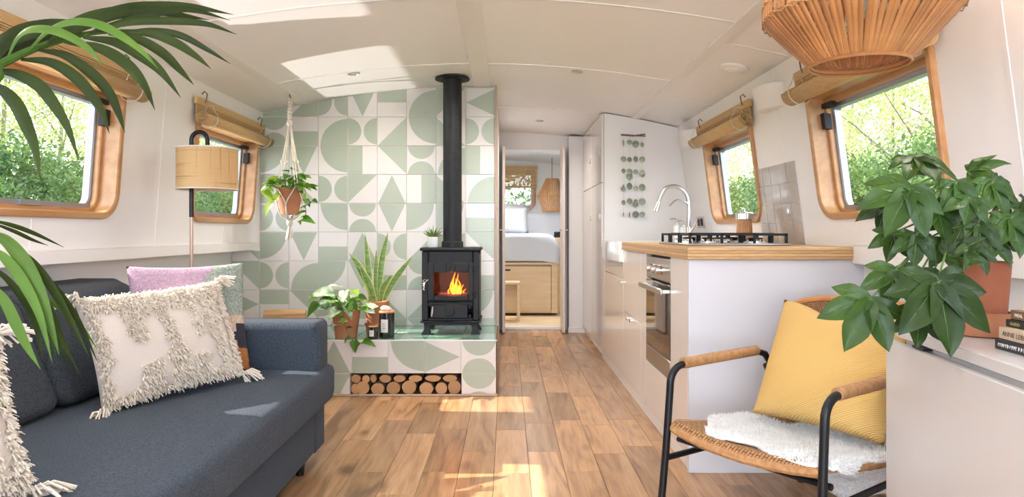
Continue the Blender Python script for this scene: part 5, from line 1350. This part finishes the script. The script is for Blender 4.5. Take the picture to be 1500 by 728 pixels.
frond([(-300, 560, 1.16), (0, 405, 1.28), (200, 312, 1.33), (400, 246, 1.37), (560, 210, 1.40), (720, 196, 1.43), (900, 190, 1.46)], f1, 1, 4.283, 4.283, 0, 0, 1.30, M['palm'], M['palm_light'])
f2 = [([(-40, 35), (60, 62), (160, 100), (272, 152)], 22, .05, 0), ([(-40, 45), (60, 85), (130, 118), (205, 145)], 20, .05, 0),
      ([(-50, 90), (20, 120), (95, 210), (160, 340), (210, 480), (252, 612)], 62, -.05, 1), ([(-50, 150), (20, 200), (95, 300), (165, 440), (222, 642)], 46, -.06, 1),
      ([(60, 150), (140, 220), (220, 330), (300, 470), (380, 618)], 40, .0, 0), ([(110, 200), (200, 290), (280, 390), (345, 490), (416, 642)], 34, .04, 0),
      ([(-50, 230), (30, 290), (110, 400), (160, 520), (184, 645)], 34, .02, 0), ([(-50, 300), (10, 370), (60, 470), (110, 570), (172, 672)], 46, -.08, 1),
      ([(150, 320), (215, 420), (270, 560), (344, 702)], 26, .05, 0), ([(160, 340), (250, 410), (330, 470), (415, 585)], 24, .08, 1), ([(90, 250), (150, 380), (200, 500), (245, 630)], 26, .06, 0), ([(130, 300), (210, 450), (250, 560), (292, 660)], 22, .07, 0)]
Yoff = lambda px: 0.0006*px
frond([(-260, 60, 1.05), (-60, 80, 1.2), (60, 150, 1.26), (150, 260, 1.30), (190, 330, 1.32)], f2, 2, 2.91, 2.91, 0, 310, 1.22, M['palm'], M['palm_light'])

# ================================================================== rattan armchair
Mo = Vector((0.72, 2.08, 0)); ev = Vector((0.82, 0.572, 0)).normalized(); wv_ = Vector((0.572, -0.82, 0)).normalized()
t = thing('rattan_armchair', 'low armchair of woven rattan on a black steel frame', 'armchair', Mo, 0)
def cp(e, w, z_): return ev*e + wv_*w + Vector((0, 0, z_))
ARM = 0.552
for s in (-1, 1):
    w0 = 0.272*s
    path = [cp(-0.065, w0*1.03, 0.0), cp(-0.035, w0*1.01, 0.28), cp(-0.02, w0, ARM-0.09)]
    for a in range(0, 91, 15):
        path.append(cp(-0.018 + 0.062*(1-math.cos(R(a))), w0, ARM-0.065+0.062*math.sin(R(a))))
    path += [cp(0.12, w0, ARM), cp(0.44, w0, ARM+0.006), cp(0.50, w0*0.98, ARM-0.012), cp(0.535, w0*0.95, ARM-0.06)]
    MB().tube(path, 0.0125, 10).build('arm_frame', M['blackmetal'], t)
    wr_ = [cp(0.045 + 0.41*i/40, w0, ARM+0.001+0.0035*i/40) for i in range(41)]
    MB().tube(wr_, [0.0185+0.0010*(i % 2) for i in range(41)], 12).build('arm_wrap', M['rattan_light'], t, smooth=30)
    MB().tube([cp(0.755, w0*1.0, 0.0), cp(0.62, w0*0.97, 0.30), cp(0.50, w0*0.96, 0.50)], 0.0115, 10).build('rear_leg', M['blackmetal'], t)
    MB().tube([cp(-0.04, w0*1.01, 0.245), cp(0.645, w0*0.97, 0.245)], 0.0105, 10).build('side_rail', M['blackmetal'], t)
    for (e_) in (-0.065, 0.755): MB().lathe([(0.014, 0), (0.015, 0.012), (0.0135, 0.016)], 12, cp(e_, w0*1.02, 0.0)).build('foot', M['blackmetal'], t)
MB().tube([cp(0.645, -0.262, 0.245), cp(0.645, 0.262, 0.245)], 0.0105, 10).build('cross_rail', M['blackmetal'], t)
MB().tube([cp(0.02, -0.27, 0.300), cp(0.02, 0.27, 0.300)], 0.010, 10).build('cross_rail', M['blackmetal'], t)
def seat_p(u, v):   # u front->back, v left->right
    w = (v-0.5)*2; e_ = -0.02 + 0.56*u
    z_ = 0.368 - 0.055*math.sin(min(1, u*1.05)*math.pi*0.62) - 0.022*(1-w*w) - (0.018 if u < 0.04 else 0) + 0.03*max(0, u-0.85)
    return cp(e_ + 0.015*(1-w*w)*(1-u)*-1, w*(0.262+0.006*u), z_)
def woven(fn, nu, nv, su, sv, m, name, thick):
    me = MB().grid(fn, nu, nv).mesh(name, m, smooth=180, recalc=False); set_uv(me, nu, nv, su, sv)
    o = obj(name, me, t); md = o.modifiers.new('thick', 'SOLIDIFY'); md.thickness = thick; md.offset = 0; return o
woven(seat_p, 24, 24, 0.6, 0.54, M['weave'], 'seat', 0.010)
rim = [seat_p(0, i/20) for i in range(21)] + [seat_p(i/20, 1) for i in range(1, 21)] + [seat_p(1, 1-i/20) for i in range(1, 21)] + [seat_p(1-i/20, 0) for i in range(1, 20)]
MB().tube([p + Vector((0, 0, -0.006)) for p in rim], [0.0135+0.001*(i % 2) for i in range(len(rim))], 8, closed=True).build('seat_rim', M['rattan_light'], t, smooth=30)
def back_p(u, v):
    w = (v-0.5)*2; rc = 1 - 0.10*max(0, (u-0.75)/0.25)**2
    cu = 0.05*(1-w*w)
    return cp(0.535 + 0.135*u + cu - 0.02, w*0.265*rc, 0.34 + 0.412*u - 0.03*abs(w)**4*max(0, u-0.5)*2)
woven(back_p, 24, 24, 0.43, 0.55, M['weave_dark'], 'backrest', 0.010)
rim = [back_p(0, i/20) for i in range(21)] + [back_p(i/20, 1) for i in range(1, 21)] + [back_p(1, 1-i/20) for i in range(1, 21)] + [back_p(1-i/20, 0) for i in range(1, 20)]
MB().tube(rim, [0.012+0.001*(i % 2) for i in range(len(rim))], 8, closed=True).build('back_rim', M['rattan'], t, smooth=30)
# sheepskin
def skin(u, v):
    a, b = u*2-1, v*2-1; ang = math.atan2(b, a); r0 = max(abs(a), abs(b))
    blob = 0.84 + 0.13*math.sin(ang*3+0.9) + 0.09*math.sin(ang*5+2.0) + 0.04*math.sin(ang*9)
    q_ = r0/max(1e-6, math.hypot(a, b)) if r0 > 0 else 1
    e_ = 0.285 + a*q_*0.375*blob; w = 0.030 + b*q_*0.34*blob
    uu = max(0.02, min(1.0, (e_+0.02)/0.56)); ww = w/0.268
    if e_ <= 0.52:
        base = seat_p(uu, ww/2+0.5) if abs(ww) < 1 else seat_p(uu, 0.5 + (0.5 if ww > 0 else -0.5)) + Vector((0, 0, -0.0)); z_ = base.z
    else: z_ = 0.335
    over = max(0, abs(ww)-1.08); z_ -= over*0.35
    ww2 = ww if abs(ww) < 1.1 else math.copysign(1.1+(abs(ww)-1.1)*0.35, ww)
    return cp(min(e_, 0.50), ww2*0.268, z_ + 0.016 + 0.010*(1-r0**4) + 0.004*math.sin(a*9)*math.sin(b*7))
sk = thing('sheepskin', 'fluffy white sheepskin draped over the armchair seat', 'sheepskin', Mo)
me = MB().grid(skin, 30, 30).mesh('hide', M['fur'], smooth=180, recalc=False)
o = obj('hide', me, sk); md = o.modifiers.new('thick', 'SOLIDIFY'); md.thickness = 0.012; md.offset = -1
if me.polygons[400].normal.z < 0: me.flip_normals()
fuzz(me, 16000, (0.008, 0.018), 0.004, M['fur'], sk, random.Random(12), 'wool', 0.9)
# second piece of the hide hanging behind the seat
def hang(u, v):
    w = -0.10+0.40*v; zz = 0.325 - u*(0.235+0.03*math.sin(v*7))
    return cp(0.565+0.015*math.sin(v*9+u*3)+0.02*u, w, zz)
me = MB().grid(hang, 12, 16).mesh('hide_back', M['fur'], smooth=180, recalc=False)
o = obj('hide_back', me, sk); md = o.modifiers.new('thick', 'SOLIDIFY'); md.thickness = 0.012
fuzz(me, 3500, (0.008, 0.018), 0.004, M['fur'], sk, random.Random(13), 'wool', 1.5)
# mustard cushion
m_must = mat('mustard_knit', (0.62, 0.375, 0.10), 0.9)
nt = m_must.node_tree; b_ = nt.nodes['Principled BSDF']; tc = nt.nodes.new('ShaderNodeTexCoord'); mp = nt.nodes.new('ShaderNodeMapping'); mp.inputs['Rotation'].default_value = (0, R(28), 0)
wvn = nt.nodes.new('ShaderNodeTexWave'); wvn.bands_direction = 'Z'; wvn.inputs['Scale'].default_value = 55; wvn.inputs['Distortion'].default_value = 0.3
nt.links.new(tc.outputs['Object'], mp.inputs[0]); nt.links.new(mp.outputs[0], wvn.inputs['Vector'])
bp = nt.nodes.new('ShaderNodeBump'); bp.inputs['Strength'].default_value = 0.4; bp.inputs['Distance'].default_value = 0.004; nt.links.new(wvn.outputs['Fac'], bp.inputs['Height']); nt.links.new(bp.outputs[0], b_.inputs['Normal'])
rpn = nt.nodes.new('ShaderNodeValToRGB'); rpn.color_ramp.elements[0].color = (0.62, 0.385, 0.115, 1); rpn.color_ramp.elements[1].color = (0.74, 0.49, 0.19, 1); nt.links.new(wvn.outputs['Fac'], rpn.inputs[0]); nt.links.new(rpn.outputs[0], b_.inputs['Base Color'])
c0 = lambda e, w, z_: Mo + cp(e, w, z_)
mw, w_, h_ = frame(c0(0.31, -0.20, 0.362), c0(0.31, 0.275, 0.362), c0(0.505, -0.175, 0.752), c0(0.505, 0.26, 0.752))
o = obj('mustard_cushion', pillow_mesh(w_, h_, 0.15, 30, chop=0.11, edge=0.05, m=m_must)); o.matrix_basis = mw
tag(o, 'mustard yellow ribbed cushion propped in the rattan armchair', 'cushion')

# ================================================================== white drop-leaf table at the right edge
TZ = 0.75
a_ = math.atan2(-0.153, 0.988)     # table axis: runs toward the camera, slightly turned
t = thing('drop_leaf_table', 'white gloss drop-leaf table with folded leaf at the right edge', 'table', (1.034, 1.81, 0), R(-8.8))
# local: +x to the wall, -y toward the camera
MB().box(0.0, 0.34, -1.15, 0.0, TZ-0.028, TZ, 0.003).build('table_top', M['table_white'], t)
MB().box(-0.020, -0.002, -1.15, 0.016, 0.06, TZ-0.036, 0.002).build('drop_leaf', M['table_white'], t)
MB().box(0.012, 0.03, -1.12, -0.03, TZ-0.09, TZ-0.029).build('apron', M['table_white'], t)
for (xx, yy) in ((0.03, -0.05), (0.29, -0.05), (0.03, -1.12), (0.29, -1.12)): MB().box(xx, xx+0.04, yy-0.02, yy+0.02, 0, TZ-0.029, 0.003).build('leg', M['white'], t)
for yy in (-0.12, -1.0): MB().box(-0.010, 0.016, yy-0.06, yy, TZ-0.035, TZ-0.029).build('hinge', M['blackmetal'], t)
# books
def text_mesh(s, size, m):
    cu = bpy.data.curves.new('lettering', 'FONT'); cu.body = s; cu.size = size; cu.extrude = 0.0002
    o = bpy.data.objects.new('lettering', cu); C.objects.link(o); bpy.context.view_layer.update()
    me = bpy.data.meshes.new_from_object(o.evaluated_get(bpy.context.evaluated_depsgraph_get())); me.materials.clear(); me.materials.append(m)
    bpy.data.objects.remove(o); return me
bk = [(1457, 0.021, 0.0, 'bk_black', None, 'print_white', .0115, 'bottom black book with white lettering in the stack', 0.20),
      (1463, 0.025, -2, 'bk_beige', 'ANNIE LEIBOVITZ', 'print_dark', .0145, 'thick beige book with dark capitals in the stack', 0.19),
      (1473, 0.0155, 3, 'bk_black', 'GUIDO', 'print_gold', .009, 'thin black book with gold lettering in the stack', 0.17),
      (1480, 0.0195, -1, 'bk_brown', 'WEAL', 'print_white', .0105, 'small brown book on top of the stack', 0.16)]
zz = TZ+0.0005; YB = 1.47
for (px, h, rz, m_, tx, tm, ts, lb, dpt) in bk:
    x0 = (px-742)*YB/1000
    b_ = thing('book', lb, 'book', (x0, YB, zz), R(-95.5+rz), 'books stacked on the drop-leaf table')
    L = 0.22
    MB().box(0, L, 0, 0.003, 0, h, 0.001).build('spine', M[m_], b_)
    MB().box(0, L, 0.003, dpt, 0, 0.0025).build('cover', M[m_], b_); MB().box(0, L, 0.003, dpt, h-0.0025, h).build('cover', M[m_], b_)
    MB().box(0.003, L-0.003, 0.003, dpt-0.004, 0.0025, h-0.0025).build('pages', M['paper'], b_, smooth=0)
    if tx: put('lettering', text_mesh(tx, ts, M[tm]), b_, (0.014, -0.0004, h/2-ts*0.34), (R(90), 0, 0))
    else:                                     # a line of worn, illegible lettering
        rl = random.Random(1); mk = MB(); xx = 0.012
        for _ in range(15):
            hh = ts*rl.uniform(.55, .75); mk.box(xx, xx+0.0016, -0.0004, 0, h/2-hh/2, h/2+hh/2); mk.box(xx, xx+0.0045, -0.0004, 0, h/2+rl.uniform(-.3, .25)*hh, h/2+rl.uniform(.3, .45)*hh); xx += rl.choice([.0058, .0062, .0085])
        mk.build('lettering', M[tm], b_, smooth=0)
    zz += h + 0.0005

# ================================================================== fatsia
FXp, FYp = 1.150, 1.655
t = thing('fatsia_plant', 'large fatsia with glossy hand-shaped leaves in a terracotta pot on the table', 'potted plant', (FXp, FYp, TZ+0.0005))
MB().lathe([(0.056, 0), (0.062, 0.004), (0.066, 0.050), (0.068, 0.058), (0.061, 0.058), (0.058, 0.012), (0.004, 0.012)], 30).build('saucer', M['terracotta'], t, smooth=35)
pot(t, 0.064, 0.050, 0.165, M['terradark'], rim=False, z0=0.014)
def palmate(r_, lobes, droop, m_):
    """lens-shaped lobes fused at the base, base at the origin, pointing +x, face up"""
    mb = MB()
    for (an, ln) in lobes:
        a = R(an); ca, sa = math.cos(a), math.sin(a); L = r_*ln; n_ = 8; wmax = L*0.23
        vs_, fs = [], []
        for i in range(n_+1):
            u = i/n_
            w_ = wmax*(0.62+0.38*math.sin(min(1, u/0.55)*math.pi/2)) if u < 0.55 else wmax*(1-((u-0.55)/0.45)**1.6)
            if u == 0: w_ = wmax*0.35
            z_ = -droop*L*u*u
            for k_, s in enumerate((-1, -0.5, 0, 0.5, 1)):
                x_, y_ = L*u, w_*s
                vs_.append((x_*ca - y_*sa, x_*sa + y_*ca, z_ + 0.30*w_*abs(s)**1.3 + 0.003*math.sin(u*9+an)*abs(s)))
        for i in range(n_):
            for k_ in range(4): fs.append([i*5+k_, i*5+k_+1, i*5+6+k_, i*5+5+k_])
        mb.add(vs_, fs, 0)
        mb.tube([(L*u*ca, L*u*sa, -droop*L*u*u+0.0006) for u in (0, .3, .6, .9)], [0.0014, 0.0011, 0.0008, 0.0003], 4, 1)
    # webs between neighbouring lobes
    for (a1, l1), (a2, l2) in zip(lobes, lobes[1:]):
        L1, L2 = r_*l1, r_*l2; am = R((a1+a2)/2); rm = min(L1, L2)*0.60
        p = lambda a, rr2: (rr2*math.cos(a), rr2*math.sin(a), -droop*rr2*rr2/r_ + 0.0012)
        mb.add([(0, 0, 0), p(R(a1), L1*0.6), p(am, rm), p(R(a2), L2*0.6)], [[0, 1, 2, 3]], 0)
    return mb.mesh('leaf', [m_, M['fatsia_vein']], smooth=180, recalc=False)
LB = [(-118, .50), (-80, .72), (-42, .92), (0, 1.0), (42, .92), (80, .72), (118, .50)]
LB5 = [(-85, .62), (-42, .9), (0, 1.0), (42, .9), (85, .62)]
stem_top = {}
trunk = [[(0, 0, 0.15), (-0.03, 0.01, 0.27), (-0.05, 0.0, 0.37)], [(0.01, 0.01, 0.15), (0.03, 0.02, 0.25), (0.045, 0.01, 0.31)]]
for tr in trunk: MB().tube(spline([Vector(p) for p in tr], 5), 0.0065, 8).build('trunk', M['bark'], t)
# (pixel x, y of leaf base), depth, radius m, direction (x, y, z), up, droop, from which trunk point
fl_ = [((1341, 231), 1.62, .100, (0.10, -0.8, -0.5), .25, LB, 0), ((1331, 277), 1.54, .125, (-0.55, -0.35, -0.75), .25, LB, 0), ((1400, 268), 1.60, .085, (0.1, -0.4, -0.9), .2, LB5, 1),
       ((1453, 268), 1.62, .090, (0.35, -0.3, -0.9), .25, LB, 1), ((1480, 320), 1.60, .095, (0.1, -0.35, -0.9), .2, LB, 1), ((1432, 330), 1.56, .085, (-0.1, -0.5, -0.85), .2, LB5, 1),
       ((1342, 344), 1.54, .080, (-0.25, -0.4, -0.85), .2, LB5, 0), ((1373, 414), 1.44, .155, (0.02, -0.38, -0.92), .15, LB, 0), ((1275, 438), 1.50, .130, (-0.52, -0.2, -0.85), .15, LB5, 0),
       ((1390, 375), 1.52, .080, (0.3, -0.3, 0.3), .2, LB5, 0), ((1312, 395), 1.52, .100, (-0.35, -0.3, -0.85), .2, LB5, 0), ((1420, 250), 1.70, .080, (0.3, -0.4, 0.2), .4, LB5, 1),
       ((1310, 340), 1.60, .075, (-0.3, -0.2, -0.95), .2, LB5, 0), ((1425, 360), 1.50, .070, (0.2, -0.5, -0.8), .2, LB5, 1), ((1465, 290), 1.70, .085, (0.7, 0.1, 0.1), .5, LB5, 1),
       ((1360, 255), 1.75, .090, (0.1, 0.3, 0.3), .5, LB5, 0), ((1500, 300), 1.66, .090, (0.6, -0.3, -0.7), .3, LB, 1), ((1345, 455), 1.50, .085, (-0.2, -0.4, -0.9), .2, LB5, 0), ((1300, 300), 1.66, .08, (-0.8, 0, -0.3), .3, LB5, 0),
       ((1370, 300), 1.62, .10, (0.0, -0.5, -0.8), .2, LB, 0), ((1405, 310), 1.66, .09, (-0.3, -0.4, -0.8), .2, LB, 1), ((1380, 350), 1.60, .09, (0.2, -0.4, -0.85), .2, LB5, 0), ((1350, 395), 1.56, .09, (-0.3, -0.4, -0.85), .2, LB5, 0),
       ((1455, 345), 1.60, .08, (0.3, -0.4, -0.8), .2, LB5, 1), ((1420, 290), 1.58, .08, (-0.4, -0.5, -0.7), .2, LB5, 1)]
for (px, Y, r_, d_, dr_, lb, tk) in fl_:
    p = W(px[0], px[1], Y) - t.location
    dv_ = Vector(d_).normalized(); up = Vector((0, -0.9, 0.75)); 
    o = put('leaf', palmate(r_, lb, dr_, M['fatsia']), t, mw=aim(p, dv_, up))
    src = Vector(trunk[tk][2]) if p.z > 0.25 else Vector(trunk[tk][1])
    if p.z < 0.12: src = Vector(trunk[tk][1]) 
    mid = (src+p)/2 + Vector((0, 0.01, 0.018))
    MB().tube(spline([src, mid, p], 6), 0.0024, 6).build('petiole', M['stem'], t)

# ================================================================== rattan pendant
t = thing('rattan_pendant', 'big rattan slat pendant lamp hanging at the top right', 'pendant lamp', (0.955, 1.85, 0))
cxp = 0
zl = lambda y: 1-(y-340)*1.85/1000
Rw, Rb = 0.243, 0.122
prof = [(Rb, zl(92)), (Rb+0.012, zl(86)), (Rw*0.96, zl(28)), (Rw, zl(17)), (Rw*0.995, zl(4)), (Rw*0.93, zl(-60)), (Rw*0.80, zl(-85))]
ns = 84
sp_ = spline([Vector((r_, 0, z_)) for r_, z_ in prof], 3)
def slat_mesh(twist):
    mb = MB(); n_ = len(sp_)-1
    def fn(u, v):
        i = int(round(u*n_)); p = sp_[i]; w_ = 0.0073*(0.66+0.34*p.x/Rw); a = (v-0.5)*2*w_/p.x + twist*u
        return Vector((p.x*math.cos(a), p.x*math.sin(a), p.z))
    mb.grid(fn, n_, 1); return mb.mesh('slat', M['rattan'], smooth=180, recalc=False)
sm_ = slat_mesh(0.0)
for k in range(ns):
    o = put('slat', sm_, t, rot=(0, 0, 2*math.pi*k/ns + 0.01*math.sin(k*2.3))); md = o.modifiers.new('thick', 'SOLIDIFY'); md.thickness = 0.003
def ringp(r_, z_, rad, m_, nm, wob=0.0): 
    MB().tube([(r_*math.cos(R(5*i)), r_*math.sin(R(5*i)), z_ + wob*(1 if i % 2 else -1)) for i in range(72)], rad, 6, closed=True).build(nm, m_, t)
ringp(Rb, zl(91), 0.006, M['rattan'], 'bottom_ring'); ringp(Rb+0.002, zl(95.5), 0.004, M['rattan'], 'bottom_ring')
ringp(Rb+0.007, zl(85), 0.0016, M['rattan_light'], 'stitching', 0.003); ringp(Rb+0.009, zl(83), 0.0016, M['rattan_light'], 'stitching', -0.003)
for yy in (1, 10, 22): ringp(Rw+0.003, zl(yy), 0.0015, M['rattan_light'], 'stitching', 0.004); ringp(Rw+0.003, zl(yy+3), 0.0015, M['rattan_light'], 'stitching', -0.004)
ringp(Rw-0.008, zl(14), 0.004, M['rattan'], 'inner_ring'); ringp(Rw*0.80, zl(-85), 0.006, M['rattan'], 'top_ring')
for a in (0, 90): MB().tube([(Rw*0.8*math.cos(R(a)), Rw*0.8*math.sin(R(a)), zl(-85)), (-Rw*0.8*math.cos(R(a)), -Rw*0.8*math.sin(R(a)), zl(-85))], 0.004, 6).build('cross_bar', M['rattan'], t)
MB().tube([(0, 0, zl(-60)), (0, 0, ceil_z(0.955)-0.001)], 0.004, 8).build('flex', M['rope'], t)
MB().lathe([(0.02, zl(-60)-0.07), (0.022, zl(-60)), (0.006, zl(-60)+0.01)], 16).build('lamp_holder', M['blackmetal'], t)
MB().lathe([(0.004, zl(-60)-0.17), (0.03, zl(-60)-0.15), (0.034, zl(-60)-0.12), (0.018, zl(-60)-0.07)], 18).build('bulb', M['label'], t)

# ================================================================== outside: canal, banks, hedges, trees
struct(MB().box(-60, 60, -30, 60, -1.2, -0.75).build('ground_canal', M['water'], smooth=0))
def bank(name, x0, x1, sg, y0, y1):
    struct(MB().grid(lambda u, v: Vector((x0+(x1-x0)*u, y0+(y1-y0)*v, -0.8 + 1.4*min(1, u*2.2) + 0.1*math.sin(v*40+u*7))), 10, 20).build(name, M['grass'], smooth=180, recalc=False))
bank('ground_bank_left', -5.6, -40, -1, -10, 60); bank('ground_bank_right', 3.8, 30, 1, -10, 45)
def foliage(rr, cen, rad, n, size, mi=0):
    vs_, fs = [], []
    for _ in range(n):
        th = rr.uniform(0, 6.283); cz_ = rr.uniform(-1, 1); q_ = rr.uniform(.62, 1.02); s_ = math.sqrt(1-cz_*cz_)
        w_ = 1 + 0.18*math.sin(th*4+cz_*5)
        p = Vector((cen[0]+rad[0]*q_*w_*s_*math.cos(th), cen[1]+rad[1]*q_*w_*s_*math.sin(th), cen[2]+rad[2]*q_*w_*cz_))
        a = Vector((rr.uniform(-1, 1), rr.uniform(-1, 1), rr.uniform(-1, 1))).normalized(); b = a.cross(Vector((rr.uniform(-1, 1), rr.uniform(-1, 1), rr.uniform(-1, 1)))).normalized()
        L = size*rr.uniform(.6, 1.3); k = len(vs_)
        vs_ += [p-a*L, p+b*L*.45, p+a*L, p-b*L*.45]; fs.append([k, k+1, k+2, k+3])
    return MB().add(vs_, fs, mi)
rg = random.Random(77)
def bush(label, x, y, w, h, n, m_, size, group):
    t = thing('hedge_bush', label, 'bush', (x, y, 0.4), 0, group)
    stuff(foliage(rg, (0, 0, h*0.5), (w*.6, w*.62, h*.55), n, size).build('foliage', m_, t, smooth=0, recalc=False))
    MB().tube([(0, 0, 0), (0.1, 0, h*0.3), (0, 0.1, h*0.6)], [0.06, 0.05, 0.02], 6).build('stem', M['twig'], t)
def tree(label, x, y, h, n, group, lean=0.0):
    t = thing('bank_tree', label, 'tree', (x, y, 0.3), 0, group)
    tr = spline([(0, 0, 0), (lean*.3, 0.1, h*.4), (lean, -0.1, h)], 5); MB().tube(tr, [0.10*(1-i/(len(tr)*1.1)) for i in range(len(tr))], 7).build('trunk', M['twig'], t)
    for i in range(9):
        b = tr[2+i % (len(tr)-3)]; a = rg.uniform(0, 6.28); L = rg.uniform(.8, 1.8)
        e_ = b + Vector((math.cos(a)*L, math.sin(a)*L, L*rg.uniform(.5, 1.1))); br = MB()
        br.tube([b, (b+e_)/2+Vector((0, 0, .1)), e_], [0.03, 0.018, 0.006], 5)
        for j in range(5):
            s_ = b.lerp(e_, rg.uniform(.3, .95)); f_ = s_ + Vector((rg.uniform(-.6, .6), rg.uniform(-.6, .6), rg.uniform(.1, .7))); br.tube([s_, f_], [0.008, 0.003], 4)
        br.build('branch', M['twig'], t)
    stuff(foliage(rg, (lean*.6, 0, h*.62), (1.3, 1.4, h*.42), n, 0.05).build('foliage', M['willow'], t, smooth=0, recalc=False))
spots = {'left': [(-9.0+0.2*math.sin(i*2.1), y_) for i, y_ in enumerate((10.6, 12.2, 13.8, 15.4, 17.6, 19.8, 21.6, 23.4, 25.4))],
         'right': [(7.0, 10.2), (7.3, 11.8), (7.1, 13.3), (7.2, 15.0), (7.0, 17.2), (7.2, 19.0), (7.1, 20.8), (7.2, 22.6), (7.4, 24.6)]}
for sd_, lst in spots.items():
    for i, (x, y) in enumerate(lst):
        nth = ['nearest', 'second nearest', 'third nearest', 'fourth nearest', 'fifth nearest', 'sixth nearest', 'seventh nearest', 'eighth nearest', 'farthest'][i]
        bush('dark green hedge bush outside the %s windows, %s along the bank' % (sd_, nth), x, y, 1.9, 2.2 if i % 2 else 1.9, 7000, M['ivy'], 0.055, 'hedge bushes on the %s bank' % sd_)
        tree('pale spring tree behind the hedge outside the %s windows, %s along the bank' % (sd_, nth), x + (1.7 if x > 0 else -1.7), y+0.6, 4.6 if i % 2 else 5.4, 5200, 'spring trees on the %s bank' % sd_, rg.uniform(-.5, .5))
bush('round green bush outside the bedroom end window', 0.6, 15.0, 3.2, 3.2, 5000, M['ivy'], 0.07, 'end bush')
